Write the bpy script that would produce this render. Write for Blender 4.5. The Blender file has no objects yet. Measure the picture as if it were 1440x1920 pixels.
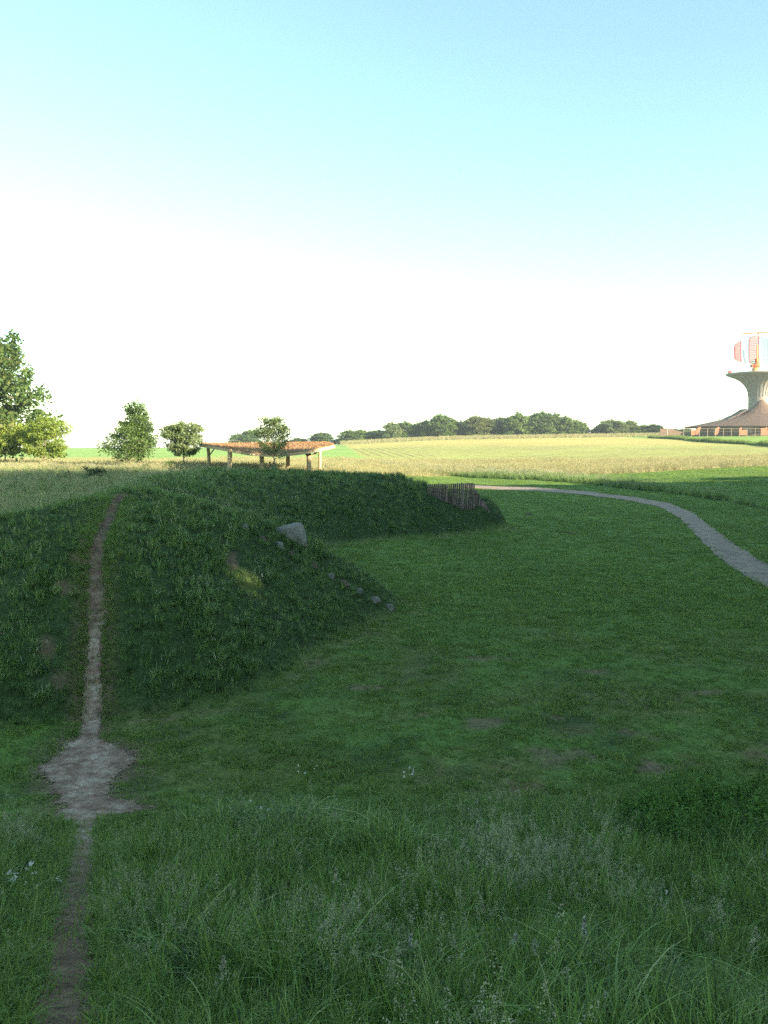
import bpy, bmesh, math, random
import numpy as np
from mathutils import Vector
R = math.radians
SC = bpy.context.scene
COL = SC.collection
rng = np.random.default_rng(7)
random.seed(7)

# ------------------------------------------------------------ camera, sky, sun
EYE = 4.5
PITCH = R(4.5)
F = 1550.0                                   # focal length in photo pixels (1440 x 1920)
cam = bpy.data.cameras.new('camera')
cam_o = bpy.data.objects.new('camera', cam); COL.objects.link(cam_o)
cam.sensor_fit = 'VERTICAL'; cam.sensor_height = 24.0; cam.lens = 24.0 * F / 1920.0
cam.clip_start = 0.05; cam.clip_end = 8000
cam_o.location = (0, 0, EYE); cam_o.rotation_euler = (math.pi / 2 - PITCH, 0, 0)
SC.camera = cam_o

SUN_EL, SUN_AZ = R(18.0), R(125.0)
sx_, sy_ = math.sin(SUN_AZ), math.cos(SUN_AZ)
SUN = np.array([sx_ * math.cos(SUN_EL), sy_ * math.cos(SUN_EL), math.sin(SUN_EL)])
world = bpy.data.worlds.new("World"); SC.world = world; world.use_nodes = True
wn = world.node_tree; bg = wn.nodes['Background']
sky = wn.nodes.new('ShaderNodeTexSky'); sky.sky_type = 'NISHITA'; sky.sun_disc = False
sky.sun_elevation = SUN_EL; sky.sun_rotation = SUN_AZ
sky.altitude = 0; sky.air_density = 1.0; sky.dust_density = 0.3; sky.ozone_density = 1.8
wb_ = wn.nodes.new('ShaderNodeMix'); wb_.data_type = 'RGBA'; wb_.blend_type = 'MULTIPLY'; wb_.inputs['Factor'].default_value = 1
wb_.inputs['B'].default_value = (.92, .99, .755, 1)                          # daylight white balance
wn.links.new(sky.outputs[0], wb_.inputs['A']); wn.links.new(wb_.outputs['Result'], bg.inputs[0]); bg.inputs[1].default_value = 0.061
sl = bpy.data.lights.new('sun', 'SUN'); sl.energy = 2.9; sl.angle = R(0.5); sl.color = (1.0, 0.87, 0.66)
so = bpy.data.objects.new('sun', sl); COL.objects.link(so)
so.rotation_euler = Vector(SUN.tolist()).to_track_quat('Z', 'Y').to_euler()
so.location = (60, -40, 60)
SC.view_settings.view_transform = 'Standard'; SC.view_settings.look = 'None'
SC.view_settings.exposure = 2.95; SC.view_settings.gamma = 1
SC.render.engine = 'CYCLES'
SC.cycles.max_bounces = 5; SC.cycles.diffuse_bounces = 3; SC.cycles.glossy_bounces = 2
SC.cycles.transmission_bounces = 3; SC.cycles.transparent_max_bounces = 4
SC.cycles.use_denoising = False
SC.cycles.sample_clamp_indirect = 4

# ------------------------------------------------------------ helpers
def ray(px, py):
    r = (np.asarray(px, float) - 720) / F; u = (960 - np.asarray(py, float)) / F
    return r, math.cos(PITCH) + u * math.sin(PITCH), -math.sin(PITCH) + u * math.cos(PITCH)
def G(px, py, z=0.0):
    """world x, y where the ray through a photo pixel meets height z"""
    r, dy, dz = ray(px, py); t = (z - EYE) / dz
    return float(r * t), float(dy * t)
def PY(px, py, y):
    """world point on the ray through a photo pixel at forward distance y"""
    r, dy, dz = ray(px, py); t = y / dy
    return Vector((float(r * t), y, float(EYE + dz * t)))

def new_obj(name, me, parent=None, mats=()):
    o = bpy.data.objects.new(name, me); COL.objects.link(o)
    for m in mats: me.materials.append(m)
    if parent is not None: o.parent = parent
    return o
def tag(o, label, cat, group=None, kind=None):
    if label: o['label'] = label
    if cat: o['category'] = cat
    if group: o['group'] = group
    if kind: o['kind'] = kind
    return o
def empty(name, loc, label, cat, group=None, rz=0.0):
    o = bpy.data.objects.new(name, None); COL.objects.link(o); o.empty_display_size = 0.3
    o.location = loc; o.rotation_euler = (0, 0, rz)
    return tag(o, label, cat, group)
def np_mesh(name, v, f, smooth=False, rnd=None, mi=None):
    """v (n,3), f (m,k) int array of k-gons"""
    me = bpy.data.meshes.new(name)
    v = np.ascontiguousarray(v, dtype=np.float32); f = np.ascontiguousarray(f, dtype=np.int32)
    k = f.shape[1]; m = len(f)
    me.vertices.add(len(v)); me.vertices.foreach_set('co', v.ravel())
    me.loops.add(m * k); me.loops.foreach_set('vertex_index', f.ravel())
    me.polygons.add(m); me.polygons.foreach_set('loop_start', np.arange(0, m * k, k, dtype=np.int32))
    me.polygons.foreach_set('loop_total', np.full(m, k, dtype=np.int32))
    if smooth: me.polygons.foreach_set('use_smooth', np.ones(m, dtype=bool))
    if mi is not None: me.polygons.foreach_set('material_index', np.asarray(mi, dtype=np.int32))
    me.update(calc_edges=True)
    if rnd is not None:
        a = me.attributes.new('rnd', 'FLOAT', 'POINT'); a.data.foreach_set('value', np.asarray(rnd, dtype=np.float32))
    return me
def bm_mesh(name, bm, smooth=False):
    bmesh.ops.recalc_face_normals(bm, faces=bm.faces)
    me = bpy.data.meshes.new(name); bm.to_mesh(me); bm.free()
    if smooth:
        me.polygons.foreach_set('use_smooth', [True] * len(me.polygons))
    return me
def add_box(bm, c, s, rz=0.0, M=None):
    r = bmesh.ops.create_cube(bm, size=1)
    for v in r['verts']:
        x, y, z = v.co.x * s[0], v.co.y * s[1], v.co.z * s[2]
        v.co = Vector((x * math.cos(rz) - y * math.sin(rz) + c[0], x * math.sin(rz) + y * math.cos(rz) + c[1], z + c[2]))
    return r['verts']
def add_tube(bm, pts, rad, n=8, cap=True, wob=0.0):
    pts = [Vector(p) for p in pts]
    if not hasattr(rad, '__len__'): rad = [rad] * len(pts)
    rings = []
    for i, p in enumerate(pts):
        d = (pts[min(i + 1, len(pts) - 1)] - pts[max(i - 1, 0)]).normalized()
        a = d.orthogonal().normalized() if abs(d.z) < .95 else Vector((1, 0, 0)).cross(d).normalized().cross(d) * -1
        if i and rings: pass
        b = d.cross(a).normalized(); a = b.cross(d).normalized()
        ring = []
        for k in range(n):
            t = 2 * math.pi * k / n
            w = 1 + wob * (random.random() - .5)
            ring.append(bm.verts.new(p + (a * math.cos(t) + b * math.sin(t)) * rad[i] * w))
        rings.append(ring)
    for i in range(len(rings) - 1):
        for k in range(n):
            bm.faces.new((rings[i][k], rings[i][(k + 1) % n], rings[i + 1][(k + 1) % n], rings[i + 1][k]))
    if cap:
        bm.faces.new(rings[0][::-1]); bm.faces.new(rings[-1])
def beam(bm, a, b, w, h):
    """rectangular beam from a to b, w wide horizontally, h high"""
    a, b = Vector(a), Vector(b); d = (b - a).normalized()
    s = d.cross(Vector((0, 0, 1)));
    s = s.normalized() if s.length > 1e-3 else Vector((1, 0, 0))
    u = s.cross(d).normalized()
    vs = []
    for p in (a, b):
        for i, j in ((-1, -1), (1, -1), (1, 1), (-1, 1)):
            vs.append(bm.verts.new(p + s * i * w / 2 + u * j * h / 2))
    for f in ((0, 1, 2, 3), (7, 6, 5, 4), (0, 4, 5, 1), (1, 5, 6, 2), (2, 6, 7, 3), (3, 7, 4, 0)):
        bm.faces.new([vs[i] for i in f])

# ------------------------------------------------------------ materials
def mat(name, col, rough=0.8, var=0.15, scale=3.0, bump=0.0, col2=None, detail=6, metallic=0.0, stretch=None):
    m = bpy.data.materials.new(name); m.use_nodes = True; nt = m.node_tree; N = nt.nodes; L = nt.links
    p = N['Principled BSDF']; p.inputs['Roughness'].default_value = rough; p.inputs['Metallic'].default_value = metallic
    p.inputs['Specular IOR Level'].default_value = 0.3
    tc = N.new('ShaderNodeTexCoord'); mp = N.new('ShaderNodeMapping'); L.new(tc.outputs['Object'], mp.inputs['Vector'])
    if stretch: mp.inputs['Scale'].default_value = stretch
    n = N.new('ShaderNodeTexNoise'); n.inputs['Scale'].default_value = scale; n.inputs['Detail'].default_value = detail
    n.inputs['Roughness'].default_value = 0.65
    L.new(mp.outputs[0], n.inputs['Vector'])
    r = N.new('ShaderNodeValToRGB'); L.new(n.outputs['Fac'], r.inputs['Fac'])
    c2 = col2 if col2 else tuple(min(1, c * (1 + var * 2)) for c in col)
    c1 = tuple(c * (1 - var) for c in col) if not col2 else col
    r.color_ramp.elements[0].position = 0.32; r.color_ramp.elements[1].position = 0.68
    r.color_ramp.elements[0].color = (*c1, 1); r.color_ramp.elements[1].color = (*c2, 1)
    L.new(r.outputs[0], p.inputs['Base Color'])
    if bump:
        b = N.new('ShaderNodeBump'); b.inputs['Strength'].default_value = bump; b.inputs['Distance'].default_value = 0.05
        L.new(n.outputs['Fac'], b.inputs['Height']); L.new(b.outputs[0], p.inputs['Normal'])
    return m
def leaf_mat(name, ca, cb, cc=None, transl=0.35, rough=0.55, spec=0.25):
    """two-sided thin foliage: per-leaf and per-instance colour, with light passing through"""
    m = bpy.data.materials.new(name); m.use_nodes = True; nt = m.node_tree; N = nt.nodes; L = nt.links
    p = N['Principled BSDF']; p.inputs['Roughness'].default_value = rough; p.inputs['Specular IOR Level'].default_value = spec
    at = N.new('ShaderNodeAttribute'); at.attribute_name = 'rnd'
    oi = N.new('ShaderNodeObjectInfo')
    ad = N.new('ShaderNodeMath'); ad.operation = 'MULTIPLY_ADD'; ad.inputs[1].default_value = 0.62
    mu = N.new('ShaderNodeMath'); mu.operation = 'MULTIPLY'; mu.inputs[1].default_value = 0.38
    L.new(oi.outputs['Random'], mu.inputs[0]); L.new(at.outputs['Fac'], ad.inputs[0]); L.new(mu.outputs[0], ad.inputs[2])
    r = N.new('ShaderNodeValToRGB'); L.new(ad.outputs[0], r.inputs['Fac'])
    r.color_ramp.elements[0].color = (*ca, 1); r.color_ramp.elements[0].position = 0.1
    r.color_ramp.elements[1].color = (*cb, 1); r.color_ramp.elements[1].position = 0.8 if cc else 0.9
    if cc:
        e = r.color_ramp.elements.new(0.97); e.color = (*cc, 1)
    L.new(r.outputs[0], p.inputs['Base Color'])
    t = N.new('ShaderNodeBsdfTranslucent'); hs = N.new('ShaderNodeHueSaturation'); hs.inputs['Value'].default_value = 1.5
    hs.inputs['Hue'].default_value = 0.485
    L.new(r.outputs[0], hs.inputs['Color']); L.new(hs.outputs[0], t.inputs['Color'])
    mx = N.new('ShaderNodeMixShader'); mx.inputs[0].default_value = transl
    L.new(p.outputs[0], mx.inputs[1]); L.new(t.outputs[0], mx.inputs[2]); L.new(mx.outputs[0], N['Material Output'].inputs['Surface'])
    return m
M = {}
M['bark'] = mat('bark', (.13, .10, .07), .9, .3, 6, .6, stretch=(3, 3, .6))
M['pale_bark'] = mat('pale_bark', (.26, .20, .14), .85, .3, 8, .5, stretch=(3, 3, .5))
M['timber'] = mat('timber', (.42, .31, .19), .8, .25, 5, .5, stretch=(4, 4, .5))
M['grey_log'] = mat('grey_log', (.085, .062, .055), .9, .35, 9, .7, col2=(.20, .145, .125), stretch=(3, 3, .6))
def per_object(m, lo=.7, hi=1.35):
    nt = m.node_tree; p = nt.nodes['Principled BSDF']; src = p.inputs['Base Color'].links[0].from_socket
    oi = nt.nodes.new('ShaderNodeObjectInfo'); mr = nt.nodes.new('ShaderNodeMapRange'); mr.inputs['To Min'].default_value = lo; mr.inputs['To Max'].default_value = hi
    nt.links.new(oi.outputs['Random'], mr.inputs['Value']); vm = nt.nodes.new('ShaderNodeVectorMath'); vm.operation = 'SCALE'
    nt.links.new(src, vm.inputs[0]); nt.links.new(mr.outputs[0], vm.inputs['Scale']); nt.links.new(vm.outputs[0], p.inputs['Base Color'])
per_object(M['grey_log'], .55, 1.7)
M['stone'] = mat('stone', (.095, .088, .075), .85, .25, 4, .6, col2=(.20, .185, .165), detail=10)
M['slab_stone'] = mat('slab_stone', (.15, .14, .135), .85, .2, 3, .4, col2=(.24, .225, .215), detail=10)
M['brown_stone'] = mat('brown_stone', (.08, .055, .04), .9, .3, 7, .6, col2=(.15, .115, .09))
M['concrete'] = mat('concrete', (.17, .155, .14), .85, .12, .35, .2, col2=(.26, .23, .20), stretch=(1, 1, .25))
M['brown_roof'] = mat('brown_roof', (.088, .056, .040), .8, .2, .8, .2, col2=(.125, .080, .056))
M['brick'] = mat('brick', (.27, .10, .052), .85, .2, 2, .2)
M['dark_wall'] = mat('dark_wall', (.10, .075, .06), .8, .3, 1)
M['glass'] = mat('glass', (.10, .13, .12), .15, .2, .6)
M['orange_paint'] = mat('orange_paint', (.52, .10, .03), .5, .12, 2)
M['yellow_paint'] = mat('yellow_paint', (.55, .26, .06), .5, .12, 2)
M['red_mesh'] = mat('red_mesh', (.36, .03, .035), .6, .1, 2)
M['white_mesh'] = mat('white_mesh', (.17, .20, .27), .6, .05, 2)
M['dull_metal'] = mat('dull_metal', (.22, .21, .20), .5, .2, 2, metallic=.3)
M['rust_wood'] = mat('rust_wood', (.12, .08, .055), .85, .2, 1.2)
M['leaf_mid'] = leaf_mat('leaf_mid', (.034, .066, .018), (.12, .19, .042), (.20, .21, .07))
M['leaf_old'] = leaf_mat('leaf_old', (.020, .046, .016), (.080, .135, .034), (.15, .14, .05))
M['leaf_dark'] = leaf_mat('leaf_dark', (.026, .054, .020), (.070, .118, .036))  # on the far trees, crown self-shade is put into this darker leaf colour
M['leaf_lime'] = leaf_mat('leaf_lime', (.13, .19, .03), (.30, .37, .075), transl=.42)
M['leaf_olive'] = leaf_mat('leaf_olive', (.07, .09, .025), (.15, .16, .05), (.22, .15, .07))
M['leaf_pale'] = leaf_mat('leaf_pale', (.08, .12, .04), (.20, .25, .10), transl=.4)
M['blade'] = leaf_mat('grass_blade', (.014, .040, .009), (.21, .34, .068), (.42, .44, .20), transl=.3, rough=.42, spec=.45)
M['blade_dark'] = leaf_mat('grass_blade_deep', (.016, .042, .011), (.19, .30, .072), (.40, .42, .21), transl=.3, rough=.45, spec=.4)
M['blade_lawn'] = leaf_mat('grass_blade_lawn', (.040, .090, .020), (.20, .30, .058), (.36, .32, .14), transl=.3, rough=.5)
M['blade_dry'] = leaf_mat('grass_blade_dry', (.18, .21, .075), (.47, .42, .23), (.60, .52, .34), transl=.35)
M['seed'] = leaf_mat('grass_seed', (.20, .21, .12), (.46, .43, .30), transl=.2)
M['petal'] = leaf_mat('white_petal', (.62, .62, .58), (.8, .8, .78), transl=.2)
M['petal_yellow'] = leaf_mat('yellow_petal', (.7, .55, .05), (.8, .65, .08), transl=.2)
M['nettle'] = leaf_mat('nettle_leaf', (.045, .115, .022), (.15, .27, .045), transl=.3)
M['sedum'] = mat('sedum', (.19, .105, .055), .9, .3, 1.6, .6, col2=(.30, .20, .105), detail=9)
M['skin'] = mat('skin', (.55, .32, .24), .6, .06, 5)
M['hair'] = mat('hair', (.14, .055, .03), .7, .3, 20)
M['teal_cloth'] = mat('teal_cloth', (.08, .36, .36), .85, .1, 12)
M['pink_cloth'] = mat('pink_cloth', (.62, .42, .36), .85, .1, 12)
M['bin_dark'] = mat('bin_dark', (.045, .055, .06), .5, .15, 5)
M['bin_lid'] = mat('bin_lid', (.36, .40, .42), .45, .1, 5)

# ------------------------------------------------------------ terrain
def smoothstep(a, b, x):
    t = np.clip((x - a) / (b - a), 0, 1); return t * t * (3 - 2 * t)
DK = np.array([0, 12, 25, 38, 50, 60, 75, 90, 105, 125, 150, 200, 260, 320, 450, 900, 4000.])
AK = np.array([-.9, -.46, -.2, -.05, .05, .12, .3, .4645, .9])
_left = [0, .05, .45, 1.0, 1.6, 2.1, 2.2, 2.3, 2.35, 2.5, 2.8, 3.3, 3.8, 4.15, 3.6, 2.2, 1.]
ZK = np.array([_left, _left,
  [0, 0, .2, .6, 1.2, 1.9, 2.15, 2.25, 2.3, 2.5, 2.8, 3.4, 3.95, 4.3, 3.7, 2.2, 1.],
  [0, 0, 0, 0, .3, .8, 1.4, 1.8, 2.1, 2.4, 2.8, 3.7, 4.8, 5.5, 5.0, 2.5, 1.],
  [0, 0, 0, 0, 0, 0, 0, .2, 1.1, 2.0, 2.7, 4.1, 6.0, 7.4, 7.0, 3., 1.],
  [0, 0, 0, 0, 0, 0, 0, .1, 1.0, 1.9, 2.6, 4.2, 6.3, 7.9, 7.6, 3., 1.],
  [0, 0, 0, 0, 0, 0, .2, .9, 1.6, 2.1, 2.8, 4.7, 7.0, 8.7, 8.4, 3., 1.],
  [0, 0, 0, 0, 0, .1, 1.0, 1.9, 2.3, 2.7, 3.3, 5.1, 7.7, 9.5, 9.4, 4., 1.],
  [0, 0, 0, 0, 0, .1, 1.0, 1.9, 2.3, 2.7, 3.3, 5.1, 7.7, 9.5, 9.4, 4., 1.]])
_ld = np.linspace(math.log(1), math.log(4200), 700)
_tab = np.array([np.interp(np.exp(_ld), DK, r) for r in ZK])
_k = np.hanning(27); _k /= _k.sum()
_tab = np.array([np.convolve(np.pad(r, 13, mode='edge'), _k, 'valid') for r in _tab])
_da = np.linspace(-.9, .9, 121)
_tab = np.array([np.interp(_da, AK, _tab[:, j]) for j in range(700)]).T
_k2 = np.hanning(13); _k2 /= _k2.sum()
_tab = np.array([np.convolve(np.pad(_tab[:, j], 6, mode='edge'), _k2, 'valid') for j in range(700)]).T

def poly_sd(x, y, P):
    """signed distance, positive inside"""
    P = np.asarray(P, float); n = len(P)
    d = np.full(x.shape, 1e9); inside = np.zeros(x.shape, bool)
    for i in range(n):
        a = P[i]; b = P[(i + 1) % n]; e = b - a
        wx, wy = x - a[0], y - a[1]
        t = np.clip((wx * e[0] + wy * e[1]) / (e @ e), 0, 1)
        d = np.minimum(d, (wx - e[0] * t) ** 2 + (wy - e[1] * t) ** 2)
        c = ((a[1] > y) != (b[1] > y))
        with np.errstate(divide='ignore', invalid='ignore'):
            xi = (b[0] - a[0]) * (y - a[1]) / (b[1] - a[1]) + a[0]
        inside ^= c & (x < xi)
    d = np.sqrt(d)
    return np.where(inside, d, -d)
def line_d(x, y, P):
    d = np.full(x.shape, 1e9)
    P = np.asarray(P, float)
    for i in range(len(P) - 1):
        a, b = P[i], P[i + 1]; e = b - a
        wx, wy = x - a[0], y - a[1]
        t = np.clip((wx * e[0] + wy * e[1]) / (e @ e), 0, 1)
        d = np.minimum(d, (wx - e[0] * t) ** 2 + (wy - e[1] * t) ** 2)
    return np.sqrt(d)
MP = [(-13, 13.4), (-9, 12.4)] + [G(*p) for p in [(0, 1385), (160, 1362), (300, 1345), (400, 1326), (470, 1305), (530, 1272), (560, 1250), (610, 1215), (650, 1190), (748, 1145)]] + \
     [(0.5, 24.2), (-1.5, 26.5), (-2.9, 30)] + [G(*p) for p in [(590, 1036), (640, 1022), (700, 1016), (850, 1004), (945, 996)]] + \
     [(7.0, 46), (6.0, 48.5), (3, 51), (-2, 53), (-12, 55), (-17.5, 52), (-16.5, 40), (-14, 30), (-13.2, 22)]
def vnoise(x, y, s, seed=0):
    """cheap smooth pseudo noise from rotated sines, about -1..1"""
    r = np.random.default_rng(seed); o = np.zeros_like(x)
    for i in range(7):
        a = r.uniform(0, 6.28); k = (1 + .35 * i) / s * r.uniform(1.2, 2.4)
        o += np.sin((x * math.cos(a) + y * math.sin(a)) * k + r.uniform(0, 6.28) + 1.3 * np.sin((y * math.cos(a) - x * math.sin(a)) * k * .6 + i)) / (1 + .35 * i)
    return o / 3.2
def H(x, y, groove=True):
    x = np.asarray(x, float); y = np.asarray(y, float)
    d = np.maximum(y, 1.0); a = np.clip(x / d, -.9, .9)
    li = (np.log(d) / math.log(4200)) * 699; ai = (a + .9) / 1.8 * 120
    i0 = np.clip(li.astype(int), 0, 698); j0 = np.clip(ai.astype(int), 0, 119)
    fi, fj = li - i0, ai - j0
    z = (_tab[j0, i0] * (1 - fi) * (1 - fj) + _tab[j0, i0 + 1] * fi * (1 - fj) + _tab[j0 + 1, i0] * (1 - fi) * fj + _tab[j0 + 1, i0 + 1] * fi * fj)
    # mounds
    near = (y > 10) & (y < 58) & (x > -24) & (x < 10)
    if near.any():
        sd = np.full(x.shape, -9.); sd[near] = poly_sd(x[near], y[near], MP)
        s = np.maximum(sd, 0)
        hm = 3.72 + (3.12 - 3.72) * smoothstep(24, 42, y)
        hm = hm * (1 - .42 * smoothstep(0.5, 4.5, x) * (y > 30))
        slope = np.where(y > 30, .95 + 1.2 * smoothstep(4.3, 5.6, x), .80)
        mz = hm * np.tanh(slope * s / hm)
        mz = mz + (vnoise(x, y, 1.6, 3) * .10 + vnoise(x, y, .7, 4) * .04) * smoothstep(.2, 1.5, s)
        z = np.where(sd > 0, np.maximum(z, mz) + .0 * z, z)
        if groove:
            td = line_d(x, y, TRAIL) if TRAIL is not None else 9
            z = z - np.where(sd > 0, .13 * np.exp(-(td / .28) ** 2), 0)
    # bank under the viewer
    cy = y + .35 * np.sin(x * .5)
    cm = np.interp(cy, [-60, -12, -3, 0.5, 2, 4, 6, 8, 9.3, 10.8], [1.9, 2.4, 2.85, 2.85, 2.45, 1.72, 1.02, .42, .12, 0])
    z = np.where(y < 12, np.maximum(z * smoothstep(0, 12, y), cm), z)
    z = z + vnoise(x, y, 2.2, 5) * .025 * smoothstep(120, 60, y)
    return z
TRAIL = None
def march(px, py):
    """where the ray through a photo pixel first meets the terrain"""
    r, dy, dz = ray(px, py)
    t = np.concatenate([np.arange(1, 60, .05), np.geomspace(60, 2500, 1500)])
    X, Y, Z = r * t, dy * t, EYE + dz * t
    hit = np.nonzero(Z <= H(X, Y, False))[0]
    i = hit[0] if len(hit) else len(t) - 1
    return float(X[i]), float(Y[i])
TRAIL_PX = [(222, 925), (207, 958), (190, 995), (179, 1050), (180, 1120), (177, 1200), (173, 1300), (170, 1372), (165, 1440), (160, 1520),
            (158, 1590), (148, 1650), (138, 1720), (128, 1800), (120, 1880), (112, 1960), (100, 2100)]
TRAIL = np.array([march(*p) for p in TRAIL_PX])
PATCH_PX = [(170, 1372), (185, 1392), (212, 1402), (240, 1418), (252, 1432), (236, 1452), (212, 1464), (200, 1484), (205, 1505), (236, 1522), (264, 1536), (228, 1554),
            (190, 1572), (176, 1590), (140, 1592), (118, 1575), (100, 1555), (116, 1530), (112, 1500), (104, 1480), (74, 1458), (94, 1440), (110, 1420), (132, 1400), (150, 1388)]
PATCH = np.array([G(*p) for p in PATCH_PX])
def Hs(x, y): return float(H(np.array([float(x)]), np.array([float(y)]))[0])

PATH_L = [G(*p) for p in [(868, 917.4), (890, 918.8), (1000, 924.5), (1100, 932), (1180, 942), (1240, 954), (1275, 973), (1306, 1005), (1345, 1045), (1395, 1080), (1450, 1108), (1560, 1176), (1800, 1310)]]
PATH_R = [G(*p) for p in [(868, 913.6), (890, 915), (1000, 919.5), (1100, 927), (1190, 937), (1254, 947), (1300, 963), (1342, 995), (1383, 1025), (1424, 1050), (1470, 1076), (1600, 1138), (1860, 1255)]]

def dirt_amount(x, y):
    """0..1 bare trodden earth"""
    td = line_d(x, y, TRAIL)
    w = np.where(y > 14, .105, .12) + .05 * vnoise(x, y, .6, 11) + .012 * vnoise(x, y, .25, 12) + .02 * vnoise(x, y, .07, 15) - .04 * smoothstep(7, 5, y) + .03 * smoothstep(9.8, 8.4, y)
    w = w + .10 * np.exp(-((y - 19.5) / 1.3) ** 2)
    a = smoothstep(.14, -.08, td - w) * smoothstep(22.8, 21.0, y)
    sd = poly_sd(x, y, PATCH) + .10 * vnoise(x, y, .35, 13) + .06 * vnoise(x, y, .12, 14) + .05 * vnoise(x, y, .05, 16)
    b = smoothstep(-.24, .20, sd)
    return np.maximum(a, b)
BARE = [(*march(145, 1046), .28, .22), (*march(122, 1104), .35, .22), (*march(85, 1212), .28, .2), (*march(112, 1283), .26, .25), (*march(435, 1052), .25, .5),
        (*march(910, 1358), .6, .42), (*march(1050, 1424), .8, .5), (*march(1180, 1373), .28, .18), (*march(1035, 1347), .35, .18), (*march(700, 1188), .5, .15),
        (*march(780, 1150), .9, .2), (*march(1230, 1445), .6, .3), (*march(920, 1235), .8, .35), (*march(1330, 1300), .5, .2), (*march(690, 1290), .7, .25), (*march(1110, 1260), .6, .25)]
def bare_amount(x, y):
    o = np.zeros_like(x)
    for bx, by, rx, ry in BARE:
        rx, ry = rx * .62, ry * .62
        q = np.sqrt(((x - bx) / rx) ** 2 + ((y - by) / (ry * 1.3)) ** 2) + .6 * vnoise(x, y, .35, 21)
        o = np.maximum(o, smoothstep(1.25, .5, q))
    return o
# strip of uncut grass beyond the path, second strip at the field foot
STRIP = [G(700, 902), G(890, 908), G(1000, 911), G(1100, 918), G(1250, 933), G(1440, 958), G(1700, 1000)]
def strip_mask(x, y):
    P = np.array(STRIP); yb = np.interp(x, P[::-1, 0] if P[0, 0] > P[-1, 0] else P[:, 0], P[::-1, 1] if P[0, 0] > P[-1, 0] else P[:, 1])
    w = 14 - 6 * smoothstep(10, 30, x)
    yb = yb + vnoise(x, y, 6, 31) * .5
    return smoothstep(-.2, .3, y - yb) * smoothstep(.8, -.8, y - yb - w)
def regions(x, y):
    """weights used both for ground colour and for where plants grow"""
    sd = poly_sd(x, y, MP)
    nz = vnoise(x, y, 7, 41)
    lawn_side = smoothstep(-1, 1, x + 3 + nz * 0)
    # left meadow beyond the mound; right of x=-3 it begins at the top of the lawn
    ymead = np.where(x < -2, 8.0, 0) + 0.0
    top = np.interp(x, [-40, -3, 0, 12, 24, 40, 60], [20, 60, 97, 104, 100, 101, 103])
    meadow = smoothstep(-1, 1, y - top + nz * 1.0) * smoothstep(1.5, -1.5, y - np.interp(x, [-90, -30, -3, 60], [106, 106, 122, 138]) + nz)
    meadow = np.where((sd > -.2), 0, meadow)
    meadow = np.where((x < -9) & (y > 12) & (y < 106) & (sd < 0), 1.0, meadow)
    strip = strip_mask(x, y) * (x > -3)
    return sd, meadow, strip

def grid_axis(lo, hi, fine_lo, fine_hi, step, grow):
    c = list(np.arange(fine_lo, fine_hi, step))
    s = step; v = c[-1]; up = []
    while v < hi: s *= grow; v += s; up.append(v)
    s = step; v = c[0]; dn = []
    while v > lo: s *= grow; v -= s; dn.append(v)
    return np.array(dn[::-1] + c + up)
GX = grid_axis(-2500, 2500, -9, 9, .10, 1.04)
GY = grid_axis(-300, 4000, 1.5, 46, .11, 1.026)
X, Y = np.meshgrid(GX, GY); X = X.ravel(); Y = Y.ravel()
Z = H(X, Y)
nx, ny = len(GX), len(GY)
i = np.arange(nx - 1); j = np.arange(ny - 1); I, J = np.meshgrid(i, j); b0 = (J * nx + I).ravel()
faces = np.stack([b0, b0 + 1, b0 + nx + 1, b0 + nx], 1)
gm = np_mesh('ground', np.stack([X, Y, Z], 1), faces, smooth=True)
# identity colour of the land cover (albedo), no light or shade in it
def lerp(c, d, w): return c * (1 - w[:, None]) + np.array(d)[None, :] * w[:, None]
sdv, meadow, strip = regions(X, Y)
C = np.tile(np.array([.088, .150, .034]), (len(X), 1))                               # mown lawn
mow = .5 + .5 * np.sin((X * .35 + Y * .1) * 6.28 / 3.0 + vnoise(X, Y, 9, 51))
C = lerp(C, (.135, .205, .050), smoothstep(.3, .8, mow) * .75 * smoothstep(17, 36, Y))
C = lerp(C, (.115, .105, .045), np.clip(vnoise(X, Y, 1.6, 52) + .25, 0, 1) * .85 * smoothstep(30, 14, Y))
C = lerp(C, (.15, .11, .06), np.clip(vnoise(X, Y, .8, 57) + vnoise(X, Y, .3, 58) * .6 - .15, 0, 1) * smoothstep(20, 12, Y) * smoothstep(-2, 1.5, X))
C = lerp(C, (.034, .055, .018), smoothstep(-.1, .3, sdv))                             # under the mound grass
C = lerp(C, (.038, .060, .026), np.clip(vnoise(X, Y, 1.1, 59) + .5 * vnoise(X, Y, .35, 60) + .05, 0, 1) * .8 * smoothstep(21, 14, Y))
ring = np.exp(-((sdv + .25) / .28) ** 2) * (X > -5.0) * (.55 + .6 * vnoise(X, Y, 1.1, 53))
C = lerp(C, (.17, .13, .075), np.clip(ring, 0, 1))
C = lerp(C, (.034, .055, .018), smoothstep(.4, -.4, Y - 9.3))
C = lerp(C, (.045, .075, .025), strip)
C = lerp(C, (.30, .25, .11), meadow)
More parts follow.
